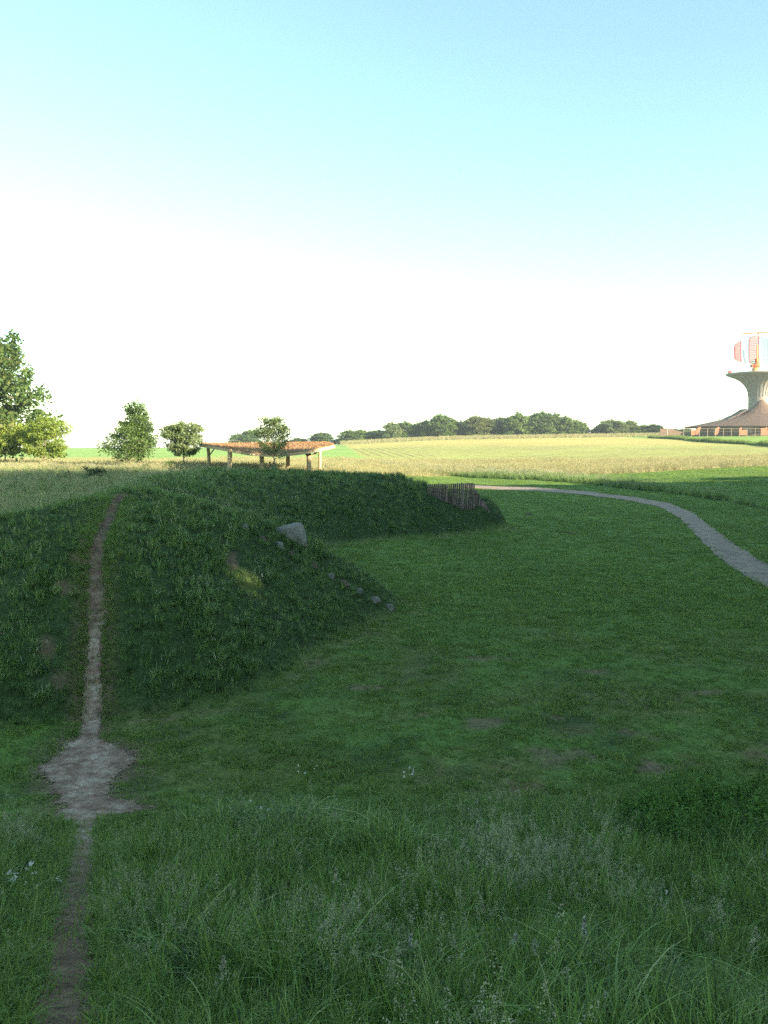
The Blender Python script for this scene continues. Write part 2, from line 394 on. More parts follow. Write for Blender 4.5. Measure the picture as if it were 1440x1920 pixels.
# crop fields on the rise
fld = smoothstep(-1.5, 1.5, Y - np.interp(X, [-90, -30, -3, 60], [106, 106, 122, 138]) + vnoise(X, Y, 7, 41))
bx_ = np.interp(Y, [100, 140, 300, 330], [-.4, -3.0, -15.0, -17.0])
right = smoothstep(-1.0, 1.0, X - bx_ + .8 * vnoise(X, Y, 12, 61))
green = np.array([.20, .305, .082]); yellow = np.array([.36, .315, .105])
fc = green[None] * (1 + .10 * vnoise(X, Y, 18, 62))[:, None] * (1 - right)[:, None] + yellow[None] * (1 + .10 * vnoise(X, Y, 25, 63))[:, None] * right[:, None]
mid = right * smoothstep(235, 205, Y + X * .25) * .75                                # the lower part has a young green crop
fc = lerp(fc, (.235, .265, .085), mid)
fc = lerp(fc, (.15, .235, .05), smoothstep(298, 306, Y - np.abs(X) * .02) * (X > -20))          # grass margin at the crest
bank = smoothstep(84, 86, X + 1.2 * np.sin(Y * .12)) * smoothstep(150, 170, Y)
fc = lerp(fc, (.17, .26, .05), bank * (Y < 700))
fc = lerp(fc, (.10, .14, .05), smoothstep(380, 460, Y))
C = lerp(C, (0, 0, 0), fld) + fc * fld[:, None]
ba = bare_amount(X, Y); C = lerp(C, (.15, .10, .07), ba * .65)
soft = np.clip(smoothstep(-.55, .05, poly_sd(X, Y, PATCH) + .15 * vnoise(X, Y, .4, 17)) + .8 * smoothstep(.5, .15, line_d(X, Y, TRAIL)) * (Y < 23), 0, 1)
C = lerp(C, (.16, .105, .075), soft * .8)
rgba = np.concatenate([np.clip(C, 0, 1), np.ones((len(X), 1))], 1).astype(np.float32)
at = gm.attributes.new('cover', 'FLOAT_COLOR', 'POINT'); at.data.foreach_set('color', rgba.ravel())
fu = gm.attributes.new('furrow', 'FLOAT', 'POINT'); fu.data.foreach_set('value', (right * fld * smoothstep(255, 200, Y) * smoothstep(120, 132, Y)).astype(np.float32))
def ground_mat():
    m = bpy.data.materials.new('ground_cover'); m.use_nodes = True; nt = m.node_tree; N = nt.nodes; L = nt.links
    p = N['Principled BSDF']; p.inputs['Roughness'].default_value = .95; p.inputs['Specular IOR Level'].default_value = .1
    a = N.new('ShaderNodeAttribute'); a.attribute_name = 'cover'
    fa = N.new('ShaderNodeAttribute'); fa.attribute_name = 'furrow'
    tc = N.new('ShaderNodeTexCoord')
    col = a.outputs['Color']
    for sc, lo, hi in ((14, .60, 1.5), (2.3, .74, 1.3), (.25, .86, 1.15)):
        n = N.new('ShaderNodeTexNoise'); n.inputs['Scale'].default_value = sc; n.inputs['Detail'].default_value = 5; n.inputs['Roughness'].default_value = .7
        L.new(tc.outputs['Object'], n.inputs['Vector'])
        mr = N.new('ShaderNodeMapRange'); mr.inputs['From Min'].default_value = .3; mr.inputs['From Max'].default_value = .7
        mr.inputs['To Min'].default_value = lo; mr.inputs['To Max'].default_value = hi
        L.new(n.outputs['Fac'], mr.inputs['Value'])
        vm = N.new('ShaderNodeVectorMath'); vm.operation = 'SCALE'; L.new(col, vm.inputs[0]); L.new(mr.outputs[0], vm.inputs['Scale'])
        col = vm.outputs[0]
        if sc == 14: fine = n
    # tractor lines in the sown field, running away from the viewer
    mp = N.new('ShaderNodeMapping'); mp.inputs['Rotation'].default_value = (0, 0, -R(5.0)); L.new(tc.outputs['Object'], mp.inputs['Vector'])
    w = N.new('ShaderNodeTexWave'); w.wave_type = 'BANDS'; w.bands_direction = 'X'; w.inputs['Scale'].default_value = .16
    w.inputs['Distortion'].default_value = .5; w.inputs['Detail'].default_value = 2; w.inputs['Detail Scale'].default_value = .3
    L.new(mp.outputs[0], w.inputs['Vector'])
    mr = N.new('ShaderNodeMapRange'); mr.inputs['From Min'].default_value = .72; mr.inputs['From Max'].default_value = .95; L.new(w.outputs['Fac'], mr.inputs['Value'])
    n3 = N.new('ShaderNodeTexNoise'); n3.inputs['Scale'].default_value = .06; L.new(tc.outputs['Object'], n3.inputs['Vector'])
    mr3 = N.new('ShaderNodeMapRange'); mr3.inputs['From Min'].default_value = .42; mr3.inputs['From Max'].default_value = .6; L.new(n3.outputs['Fac'], mr3.inputs['Value'])
    m1 = N.new('ShaderNodeMath'); m1.operation = 'MULTIPLY'; L.new(mr.outputs[0], m1.inputs[0]); L.new(fa.outputs['Fac'], m1.inputs[1])
    m2 = N.new('ShaderNodeMath'); m2.operation = 'MULTIPLY'; L.new(m1.outputs[0], m2.inputs[0]); L.new(mr3.outputs[0], m2.inputs[1])
    mx = N.new('ShaderNodeMix'); mx.data_type = 'RGBA'; L.new(m2.outputs[0], mx.inputs['Factor']); L.new(col, mx.inputs['A'])
    mx.inputs['B'].default_value = (.20, .135, .075, 1)
    L.new(mx.outputs['Result'], p.inputs['Base Color'])
    b = N.new('ShaderNodeBump'); b.inputs['Strength'].default_value = .5; b.inputs['Distance'].default_value = .03
    L.new(fine.outputs['Fac'], b.inputs['Height']); L.new(b.outputs[0], p.inputs['Normal'])
    return m
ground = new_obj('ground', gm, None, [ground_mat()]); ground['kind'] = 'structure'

# trodden earth trail: its own sheet with a ragged edge
def dirt_mat():
    m = bpy.data.materials.new('trodden_earth'); m.use_nodes = True; nt = m.node_tree; N = nt.nodes; L = nt.links
    p = N['Principled BSDF']; p.inputs['Roughness'].default_value = .95; p.inputs['Specular IOR Level'].default_value = .1
    tc = N.new('ShaderNodeTexCoord')
    a = N.new('ShaderNodeAttribute'); a.attribute_name = 'wear'
    n = N.new('ShaderNodeTexNoise'); n.inputs['Scale'].default_value = 5; n.inputs['Detail'].default_value = 9; n.inputs['Roughness'].default_value = .75
    L.new(tc.outputs['Object'], n.inputs['Vector'])
    r = N.new('ShaderNodeValToRGB'); L.new(n.outputs['Fac'], r.inputs['Fac'])
    e = r.color_ramp.elements; e[0].position = .33; e[0].color = (.15, .085, .065, 1); e[1].position = .70; e[1].color = (.52, .42, .34, 1)
    e2 = e.new(.48); e2.color = (.27, .18, .14, 1)
    r2 = N.new('ShaderNodeValToRGB'); L.new(n.outputs['Fac'], r2.inputs['Fac'])
    e = r2.color_ramp.elements; e[0].position = .3; e[0].color = (.05, .034, .030, 1); e[1].position = .75; e[1].color = (.24, .155, .10, 1)
    mx = N.new('ShaderNodeMix'); mx.data_type = 'RGBA'; L.new(a.outputs['Fac'], mx.inputs['Factor']); L.new(r2.outputs[0], mx.inputs['A']); L.new(r.outputs[0], mx.inputs['B'])
    L.new(mx.outputs['Result'], p.inputs['Base Color'])
    b = N.new('ShaderNodeBump'); b.inputs['Strength'].default_value = .7; b.inputs['Distance'].default_value = .04
    L.new(n.outputs['Fac'], b.inputs['Height']); L.new(b.outputs[0], p.inputs['Normal'])
    # the sheet thins out into the turf at its edge
    ed = N.new('ShaderNodeAttribute'); ed.attribute_name = 'cover_amount'
    n5 = N.new('ShaderNodeTexNoise'); n5.inputs['Scale'].default_value = 22; n5.inputs['Detail'].default_value = 6; n5.inputs['Roughness'].default_value = .7
    L.new(tc.outputs['Object'], n5.inputs['Vector'])
    s1 = N.new('ShaderNodeMath'); s1.operation = 'MULTIPLY_ADD'; s1.inputs[1].default_value = 1.9; L.new(n5.outputs['Fac'], s1.inputs[0]); s1.inputs[2].default_value = -.95
    s2 = N.new('ShaderNodeMath'); s2.operation = 'ADD'; L.new(ed.outputs['Fac'], s2.inputs[0]); L.new(s1.outputs[0], s2.inputs[1])
    s3 = N.new('ShaderNodeMapRange'); s3.inputs['From Min'].default_value = .35; s3.inputs['From Max'].default_value = .62; L.new(s2.outputs[0], s3.inputs['Value'])
    L.new(s3.outputs[0], p.inputs['Alpha'])
    return m
def masked_sheet(name, x0, x1, y0, y1, st, fn, lift, material, wear):
    gx = np.arange(x0, x1, st); gy = np.arange(y0, y1, st); A, B = np.meshgrid(gx, gy)
    m = fn(A.ravel(), B.ravel()).reshape(A.shape)
    keep = (m[:-1, :-1] + m[1:, :-1] + m[:-1, 1:] + m[1:, 1:]) / 4 > .06
    Jk, Ik = np.nonzero(keep); nn = len(gx)
    f = np.stack([Jk * nn + Ik, Jk * nn + Ik + 1, (Jk + 1) * nn + Ik + 1, (Jk + 1) * nn + Ik], 1)
    u, inv = np.unique(f, return_inverse=True); f = inv.reshape(f.shape)
    x, y = A.ravel()[u], B.ravel()[u]
    md = m.ravel()[u]
    me = np_mesh(name, np.stack([x, y, H(x, y) + lift * (.35 + .65 * md)], 1), f, smooth=True)
    at = me.attributes.new('wear', 'FLOAT', 'POINT'); at.data.foreach_set('value', wear(x, y).astype(np.float32))
    at = me.attributes.new('cover_amount', 'FLOAT', 'POINT'); at.data.foreach_set('value', md.astype(np.float32))
    o = new_obj(name, me, None, [material]); return o
tw = lambda x, y: np.clip(smoothstep(6.2, 9.4, y) * smoothstep(16.5, 13.0, y) * (.45 + .75 * np.exp(-(line_d(x, y, TRAIL) / .28) ** 2) + .3 * vnoise(x, y, .3, 18)) + .12, 0, 1)
tr = masked_sheet('dirt_path', -8.5, -.6, 1.5, 22.8, .018, dirt_amount, .022, dirt_mat(), tw)
tr['kind'] = 'structure'; tr['label'] = 'narrow trodden earth trail crossing the lawn and climbing the mound'

# paved path curving across the lawn
def resample(P, n):
    P = np.array(P); d = np.r_[0, np.cumsum(np.hypot(*np.diff(P, axis=0).T))]
    t = np.linspace(0, d[-1], n); q = np.stack([np.interp(t, d, P[:, k]) for k in range(2)], 1)
    k = np.hanning(11); k /= k.sum()
    return np.stack([np.convolve(np.pad(q[:, c], 5, mode='edge'), k, 'valid') for c in range(2)], 1)
PL, PR = resample(PATH_L, 420), resample(PATH_R, 420)
W = 9
pv = []
for i_ in range(420):
    jl, jr = .025 * math.sin(i_ * .31) + .02 * math.sin(i_ * .83 + 1), .025 * math.sin(i_ * .37 + 2) + .02 * math.sin(i_ * .71)
    for k in range(W):
        t = k / (W - 1); q = PL[i_] * (1 - t) + PR[i_] * t
        if k == 0: q = q + (PL[i_] - PR[i_]) * jl
        if k == W - 1: q = q - (PL[i_] - PR[i_]) * jr
        pv.append(q)
pv = np.array(pv); zz = H(pv[:, 0], pv[:, 1]) + .03
ar = np.arange(420 - 1)[:, None] * W + np.arange(W - 1)[None]; ar = ar.ravel()
pm = np_mesh('path', np.c_[pv, zz], np.stack([ar, ar + 1, ar + W + 1, ar + W], 1), smooth=True)
M['gravel'] = mat('gravel', (.17, .13, .115), .95, .2, 1.4, .4, col2=(.36, .26, .20), detail=14)
po = new_obj('path', pm, None, [M['gravel']]); po['kind'] = 'structure'; po['label'] = 'curving grey gravel path across the mown lawn'
PATHC = (PL + PR) / 2
# ------------------------------------------------------------ grass and small plants (stuff)
def blades(n, hmin, hmax, spread, w, bend, segs=3, seed=0, tipw=.12, droop=0.0):
    r = np.random.default_rng(seed)
    rr = spread * np.sqrt(r.random(n)); th = r.random(n) * 6.283
    bx, by = rr * np.cos(th), rr * np.sin(th)
    h = r.uniform(hmin, hmax, n); az = th + r.normal(0, 1.1, n); bd = bend * r.uniform(.2, 1.3, n)
    wd = w * r.uniform(.6, 1.3, n); fa = az + math.pi / 2 + r.normal(0, .5, n)
    V = []; t = np.linspace(0, 1, segs + 1)
    for k in t:
        rad = bd * h * k ** 2
        zz = h * (k - droop * bd * k ** 3)
        ww = wd * (1 - k) ** .6 * .5 + wd * tipw * .5
        cx, cy = bx + rad * np.cos(az), by + rad * np.sin(az)
        V.append(np.stack([cx - ww * np.cos(fa), cy - ww * np.sin(fa), zz], 1))
        V.append(np.stack([cx + ww * np.cos(fa), cy + ww * np.sin(fa), zz], 1))
    V = np.stack(V, 1)                                     # n, 2(segs+1), 3
    m = 2 * (segs + 1); f = []
    for k in range(segs): f.append([2 * k, 2 * k + 1, 2 * k + 3, 2 * k + 2])
    f = np.array(f)[None] + (np.arange(n) * m)[:, None, None]
    rn = np.repeat(r.random(n), m)
    return V.reshape(-1, 3), f.reshape(-1, 4), rn
def petals(c, size, seed=0, flat=False):
    """one small diamond leaf or spikelet per centre"""
    r = np.random.default_rng(seed); n = len(c)
    a = r.normal(size=(n, 3)); a /= np.linalg.norm(a, axis=1)[:, None]
    if flat: a[:, 2] *= .3
    b = np.cross(a, r.normal(size=(n, 3))); b /= np.linalg.norm(b, axis=1)[:, None]
    s = (np.asarray(size) * r.uniform(.6, 1.3, n))[:, None]
    V = np.stack([c - a * s, c + b * s * .55, c + a * s, c - b * s * .55], 1)
    f = np.arange(n * 4).reshape(n, 4)
    return V.reshape(-1, 3), f, np.repeat(r.random(n), 4)
def merge(*ps):
    """ps: (v, f, rnd, material index)"""
    V, Fc, Rn, Mi = [], [], [], []; o = 0
    for v, f, r, m in ps:
        V.append(v); Fc.append(f + o); Rn.append(r); Mi.append(np.full(len(f), m)); o += len(v)
    return np.concatenate(V), np.concatenate(Fc), np.concatenate(Rn), np.concatenate(Mi)
def proto(name, parts, mats):
    v, f, r, mi = merge(*parts)
    me = np_mesh(name, v, f, rnd=r, mi=mi)
    for m in mats: me.materials.append(m)
    return bpy.data.objects.new(name, me)                  # never linked to the scene on its own
def panicle(n_st, hmin, hmax, spread, seed, nsp=26, length=.12, rad=.025, size=.008):
    """thin stalks, each with a loose seed head"""
    r = np.random.default_rng(seed)
    v, f, rn = blades(n_st, hmin, hmax, spread, .0035, .22, 4, seed + 1, tipw=.5)
    V = v.reshape(n_st, -1, 3); tips = (V[:, -1] + V[:, -2]) / 2; pre = (V[:, -3] + V[:, -4]) / 2
    cs = []
    for i in range(n_st):
        d = tips[i] - pre[i]; d /= np.linalg.norm(d) + 1e-6
        t = r.random(nsp); rr = rad * (1 - .75 * t) * r.uniform(.3, 1.1, nsp); a = r.random(nsp) * 6.28
        cs.append(tips[i] + d * ((t - .4) * length)[:, None] + np.stack([rr * np.cos(a), rr * np.sin(a), 0 * a], 1))
    pv, pf, pr = petals(np.concatenate(cs), size, seed + 2)
    return (v, f, rn), (pv, pf, pr)
def leafy(n, h, spread, size, seed, droop=.3):
    """upright stems with pairs of broad leaves"""
    r = np.random.default_rng(seed); V = []; Fq = []; Rn = []; o = 0
    sv, sf, sr = blades(n, h * .7, h, spread, .006, .12, 3, seed, tipw=.6)
    S = sv.reshape(n, -1, 3)
    for i in range(n):
        for k, t in enumerate(np.linspace(.25, 1, 7)):
            q = t * 3; a0 = int(min(q, 2)); fr = q - a0
            p = (S[i, 2 * a0] * (1 - fr) + S[i, 2 * a0 + 2] * fr)
            for s in (0, 1):
                az = k * 1.57 + s * math.pi + i + r.normal(0, .2); L_ = size * (1.15 - .45 * t) * r.uniform(.8, 1.2)
                d = np.array([math.cos(az), math.sin(az), .25]); sd_ = np.array([-math.sin(az), math.cos(az), 0])
                a = p; b = p + d * L_ * .45 + sd_ * L_ * .26; c = p + d * L_ - np.array([0, 0, L_ * droop * 1.3]); e = p + d * L_ * .45 - sd_ * L_ * .26
                V += [a, b, c, e]; Fq.append([o, o + 1, o + 2, o + 3]); o += 4; Rn += [r.random()] * 4
    return (sv, sf, sr), (np.array(V), np.array(Fq), np.array(Rn))

def scatter(name, protos, pts, rot, scl, idx, label, cat):
    me = bpy.data.meshes.new(name); n = len(pts)
    me.vertices.add(n); me.vertices.foreach_set('co', np.ascontiguousarray(pts, dtype=np.float32).ravel())
    for nm, ty, arr in (('rot', 'FLOAT_VECTOR', rot), ('scl', 'FLOAT_VECTOR', scl), ('idx', 'INT', idx)):
        a = me.attributes.new(nm, ty, 'POINT')
        a.data.foreach_set('vector' if ty == 'FLOAT_VECTOR' else 'value', np.ascontiguousarray(arr, dtype=np.int32 if ty == 'INT' else np.float32).ravel())
    o = new_obj(name, me); tag(o, label, cat, kind='stuff')
    pc = bpy.data.collections.new(name + '_kinds')
    for k, p in enumerate(protos):
        p.name = '%s_%02d' % (name, k); pc.objects.link(p)
    g = bpy.data.node_groups.new(name, 'GeometryNodeTree')
    g.interface.new_socket('Geometry', in_out='INPUT', socket_type='NodeSocketGeometry')
    g.interface.new_socket('Geometry', in_out='OUTPUT', socket_type='NodeSocketGeometry')
    N = g.nodes; L = g.links
    gi, go = N.new('NodeGroupInput'), N.new('NodeGroupOutput')
    ip = N.new('GeometryNodeInstanceOnPoints'); ci = N.new('GeometryNodeCollectionInfo')
    ci.inputs['Collection'].default_value = pc; ci.inputs['Separate Children'].default_value = True; ci.inputs['Reset Children'].default_value = True
    def na(nm, ty):
        q = N.new('GeometryNodeInputNamedAttribute'); q.data_type = ty; q.inputs['Name'].default_value = nm
        return [s for s in q.outputs if s.enabled and s.name == 'Attribute'][0]
    L.new(gi.outputs[0], ip.inputs['Points']); L.new(ci.outputs[0], ip.inputs['Instance'])
    ip.inputs['Pick Instance'].default_value = True
    L.new(na('idx', 'INT'), ip.inputs['Instance Index']); L.new(na('rot', 'FLOAT_VECTOR'), ip.inputs['Rotation']); L.new(na('scl', 'FLOAT_VECTOR'), ip.inputs['Scale'])
    L.new(ip.outputs[0], go.inputs[0])
    md = o.modifiers.new('plants', 'NODES'); md.node_group = g
    return o
def frustum_pts(n, y0, y1, marg=.06, extra=1.0, power=1.0, seed=1):
    """random points in the viewed wedge, even per square metre when power=1"""
    r = np.random.default_rng(seed)
    k = .4645 + marg
    a = k * y0 ** 2 / 2 + extra * y0; b = k * y1 ** 2 / 2 + extra * y1
    q = a + (b - a) * r.random(n) ** power
    y = (-extra + np.sqrt(extra ** 2 + 2 * k * q)) / k
    x = (r.random(n) * 2 - 1) * (k * y + extra)
    return x, y, r
def area(y0, y1, marg=.06, extra=1.0):
    k = .4645 + marg
    return (k * (y1 ** 2 - y0 ** 2) + 2 * extra * (y1 - y0))
def put(name, protos, x, y, r, smin, smax, label, cat, tilt=.12, clump=None, pick=None, lift=-.01):
    n = len(x); z = H(x, y) + lift
    s = r.uniform(smin, smax, n)
    if clump is not None: s = s * clump
    rot = np.stack([r.normal(0, tilt, n), r.normal(0, tilt, n), r.random(n) * 6.283], 1)
    return scatter(name, protos, np.stack([x, y, z], 1), rot, np.stack([s, s, s * r.uniform(.85, 1.2, n)], 1), r.integers(0, len(protos), n) if pick is None else pick, label, cat)

def on_path(x, y): return poly_sd(x, y, np.r_[PL[::6], PR[::-6]]) > .05
# 1 tall wild grass on the bank under the viewer
x, y, r = frustum_pts(int(area(1.6, 11.2) * 175), 1.6, 11.2, seed=101)
edge = np.interp(x, [-6, -4.2, -3.5, -2.9, -2.2, -1.2, 0, 1, 2, 4, 6], [8.9, 8.9, 8.9, 8.6, 9.2, 9.9, 10.1, 10.2, 10.1, 9.9, 9.9]) + .25 * vnoise(x, y, .5, 71)
dd = dirt_amount(x, y)
tdist = line_d(x, y, TRAIL)
keep = (y < edge) & (dd < .25) & (tdist > .10 + .06 * r.random(len(x)))
x, y, edge, tdist = x[keep], y[keep], edge[keep], tdist[keep]
cl = (.62 + .28 * vnoise(x, y, 1.1, 72)) * (.55 + .45 * smoothstep(0, .9, edge - y)) * (.42 + .58 * smoothstep(.15, .75, tdist))
P1 = []
for k in range(9):
    v, f, rn = blades(24, .22, .52, .10, .0075 + .001 * (k % 3), .35 + .12 * (k % 4), 4, 200 + k, droop=.35)
    P1.append(proto('t', [(v, f, rn, 0)], [M['blade']]))
for k in range(4):
    (v, f, rn), (pv, pf, pr) = panicle(3, .42, .62, .09, 300 + k * 5, nsp=44, length=.14, rad=.042, size=.0062)
    v2, f2, rn2 = blades(18, .2, .45, .10, .007, .5, 4, 340 + k, droop=.4)
    P1.append(proto('t', [(v2, f2, rn2, 0), (v, f, rn, 0), (pv, pf, pr, 1)], [M['blade'], M['seed']]))
for k in range(2):
    (v, f, rn), (pv, pf, pr) = leafy(5, .28, .10, .055, 360 + k)
    P1.append(proto('t', [(v, f, rn, 0), (pv, pf, pr, 0)], [M['blade']]))
for k in range(4):                                          # lush long arching leaves
    v, f, rn = blades(15, .38, .66, .07, .010, .75 + .15 * k, 6, 380 + k, droop=.55)
    v2, f2, rn2 = blades(14, .2, .4, .09, .008, .4, 4, 390 + k, droop=.3)
    P1.append(proto('t', [(v, f, rn, 0), (v2, f2, rn2, 0)], [M['blade']]))
nn = len(x); q_ = vnoise(x, y, .9, 79) + r.normal(0, .25, nn); q2 = vnoise(x + 9, y, 1.2, 80) + r.normal(0, .25, nn)
pick1 = r.integers(0, 9, nn); pick1 = np.where(q_ > .38, r.integers(9, 13, nn), pick1); pick1 = np.where((q2 > .42) | (r.random(nn) < .05), r.integers(15, 19, nn), pick1)
pick1 = np.where(r.random(nn) < .06, r.integers(13, 15, nn), pick1)
put('tall_grass', P1, x, y, r, .75, 1.25, 'tall dark green wild grass with seed heads covering the near bank', 'grass', tilt=.2, clump=cl, pick=pick1)

# 2 coarse grass and weeds over the mound
n = int(area(11.5, 56) * 30)
x, y, r = frustum_pts(n, 11.5, 56, seed=102, power=1.25)
sd = poly_sd(x, y, MP); dd = dirt_amount(x, y)
keep = (sd > .05) & (dd < .3) & (bare_amount(x, y) < .35) & ((y < 30) | (r.random(n) < .75))
x, y, sd = x[keep], y[keep], sd[keep]
td = line_d(x, y, TRAIL)
cl = (.55 + .30 * vnoise(x, y, 1.3, 73) + .15 * vnoise(x, y, .5, 74)) * (.45 + .55 * smoothstep(.12, .9, td)) * (.6 + .4 * smoothstep(0, .8, sd))
cl = np.clip(cl, .22, 1.15) * (1 + .25 * smoothstep(25, 45, y)) * np.where((x > 2.0) & (x < 6.2) & (y > 43.0) & (y < 45.2), .5, 1)
P2 = []
for k in range(7):
    v, f, rn = blades(26, .16, .44, .13, .013 + .003 * (k % 3), .5 + .2 * (k % 3), 3, 400 + k, droop=.5)
    P2.append(proto('t', [(v, f, rn, 0)], [M['blade_dark']]))
for k in range(2):
    (v, f, rn), (pv, pf, pr) = leafy(7, .26, .14, .07, 430 + k)
    P2.append(proto('t', [(v, f, rn, 0), (pv, pf, pr, 0)], [M['blade_dark']]))
for k in range(2):
    (v, f, rn), (pv, pf, pr) = panicle(2, .38, .55, .1, 440 + k * 5, nsp=22, size=.011)
    v2, f2, rn2 = blades(22, .14, .34, .13, .011, .6, 3, 450 + k, droop=.5)
    P2.append(proto('t', [(v2, f2, rn2, 0), (v, f, rn, 0), (pv, pf, pr, 1)], [M['blade_dark'], M['seed']]))
idx_w = None
put('mound_grass', P2, x, y, r, .8, 1.25, 'dark green coarse grass and weeds clothing the long mound', 'grass', tilt=.2, clump=cl)

# 3 short mown grass
P3 = []
for k in range(8):
    v, f, rn = blades(30, .025, .085, .11, .0075, .8, 2, 500 + k, droop=.4)
    ps = [(v, f, rn, 0)]
    if k > 5:
        c = np.random.default_rng(k).uniform(-.09, .09, (22, 3)); c[:, 2] = .018 + .01 * c[:, 0] / .09
        pv, pf, pr = petals(c, .012, 510 + k, flat=True); ps.append((pv, pf, pr, 0))
    P3.append(proto('t', ps, [M['blade_lawn']]))
n = int(area(8.3, 30) * 85)
x, y, r = frustum_pts(n, 8.3, 30, seed=103, power=1.1)
sd = poly_sd(x, y, MP); dd = dirt_amount(x, y); ba = bare_amount(x, y)
keep = (sd < .15) & (dd < .55 + .3 * r.random(n) - .15) & (ba < .4 + .7 * r.random(n)) & ~on_path(x, y)
keep &= (x > -11) & ((dd < .2) | (r.random(n) < .35)) & (r.random(n) > smoothstep(20, 31, y) * .9)
keep |= False
x, y = x[keep], y[keep]
cl = np.clip(.78 + .38 * vnoise(x, y, .9, 75) + .3 * vnoise(x, y, .3, 84), .4, 1.6)
put('lawn_grass', P3, x, y, r, .75, 1.3, 'short mown grass of the lawn between the mounds', 'grass', tilt=.1, clump=cl)
P3b = []
for k in range(6):
    v, f, rn = blades(34, .04, .10, .24, .014, .8, 2, 530 + k, droop=.4)
    P3b.append(proto('t', [(v, f, rn, 0)], [M['blade_lawn']]))
n = int(area(17, 105) * 12)
x, y, r = frustum_pts(n, 17, 105, seed=104, power=1.6)
sd, md, st = regions(x, y)
keep = (sd < .1) & (md < .3) & (st < .3) & ~on_path(x, y) & (x > -8) & (r.random(n) < smoothstep(17, 28, y))
x, y = x[keep], y[keep]
put('far_lawn_grass', P3b, x, y, r, .7, 1.3, 'short mown grass of the lawn farther off beside the gravel path', 'grass', tilt=.1)

# 4 dry meadow grass and uncut strips
P4 = []
for k in range(5):
    (v, f, rn), (pv, pf, pr) = panicle(9, .5, .85, .28, 600 + k * 5, nsp=16, length=.16, rad=.03, size=.022)
    v2, f2, rn2 = blades(22, .3, .6, .3, .014, .3, 3, 630 + k)
    P4.append(proto('t', [(v2, f2, rn2, 0), (v, f, rn, 0), (pv, pf, pr, 1)], [M['blade_dry'], M['blade_dry']]))
n = int(area(18, 128) * 9)
x, y, r = frustum_pts(n, 18, 128, seed=105)
sd, md, st = regions(x, y)
keep = (md > .5) & (sd < 0)
x, y = x[keep], y[keep]
left_ = (x < -9) & (y < 82); pk = r.integers(0, 5, len(x)); pk = np.where(left_ & (r.random(len(x)) < .6), r.integers(5, 10, len(x)), pk)
P5 = []
for k in range(5):
    v2, f2, rn2 = blades(34, .35, .75, .26, .016, .35, 3, 660 + k, droop=.3)
    ps = [(v2, f2, rn2, 0)]
    if k > 1:
        (v, f, rn), (pv, pf, pr) = panicle(5, .6, .9, .25, 690 + k * 5, nsp=12, length=.14, rad=.03, size=.018)
        ps += [(v, f, rn, 0), (pv, pf, pr, 1)]
    P5.append(proto('t', ps, [M['blade_dark'], M['seed']]))
P5m = [bpy.data.objects.new('m', o_.data) for o_ in P5]
put('meadow_grass', P4 + P5m, x, y, r, .8, 1.25, 'pale dry uncut meadow grass at the foot of the fields', 'grass', clump=np.clip(.75 + .2 * vnoise(x, y, 5, 76), .4, 1.1) * np.where(y < 70, .8, 1.0), pick=pk)
n = int(area(48, 112) * 9)
x, y, r = frustum_pts(n, 48, 112, seed=106)
keep = (strip_mask(x, y) > .4) & (x > -1)
x, y = x[keep], y[keep]
put('uncut_grass_strip', P5, x, y, r, .8, 1.3, 'dark uncut grass strip bordering the lawn beyond the gravel path', 'grass', clump=np.clip(.8 + .25 * vnoise(x, y, 4, 77), .5, 1.2))
# bank grass on the rise to the right, and the crest margin
n = 9000; r = np.random.default_rng(107)
y = r.uniform(165, 268, n); x = 86.5 - 1.2 * np.sin(y * .12) + np.abs(r.normal(0, 1.2, n))
PB = [proto('t', [(*blades(30, .3, .7, .4, .03, .5, 3, 790 + k, droop=.4), 0)], [M['blade_lawn']]) for k in range(4)]
put('bank_grass', PB, x, y, r, .7, 1.7, 'rough green grass along the field bank below the brown-roofed building', 'grass', clump=1 + .5 * vnoise(x, y, 5, 83))
n = 9000
x = r.uniform(-16, 150, n); y = 306 + r.uniform(-5, 9, n) + .0 * x
put('field_margin_grass', P4, x, y, r, .8, 1.6, 'light grass margin under the far row of trees', 'grass')

# 5 nettles, white clover heads
P6 = []
for k in range(6):
    (v, f, rn), (pv, pf, pr) = leafy(5, .62, .13, .085, 700 + k, droop=.45)
    P6.append(proto('t', [(v, f, rn, 0), (pv, pf, pr, 0)], [M['nettle']]))
r = np.random.default_rng(108); n = 900
x = r.uniform(2.5, 6.2, n); y = r.uniform(7.3, 10.2, n)
q = ((x - 4.7) / 2.0) ** 2 + ((y - 8.9) / 1.15) ** 2 + .35 * vnoise(x, y, .5, 78)
keep = q < 1; x, y = x[keep], y[keep]
put('nettle_patch', P6, x, y, r, .45, .8, 'bushy patch of broad-leaved nettles at the edge of the near grass', 'nettles')
P7 = []
for k in range(4):
    v, f, rn = blades(3, .12, .26, .08, .003, .3, 3, 740 + k, tipw=.6)
    T = v.reshape(3, -1, 3); tips = (T[:, -1] + T[:, -2]) / 2
    c = np.concatenate([t + np.random.default_rng(k + i).normal(0, .006, (12, 3)) for i, t in enumerate(tips)])
    pv, pf, pr = petals(c, .007, 750 + k)
    P7.append(proto('t', [(v, f, rn, 0), (pv, pf, pr, 1)], [M['blade'], M['petal']]))
r = np.random.default_rng(109); xs, ys = [], []
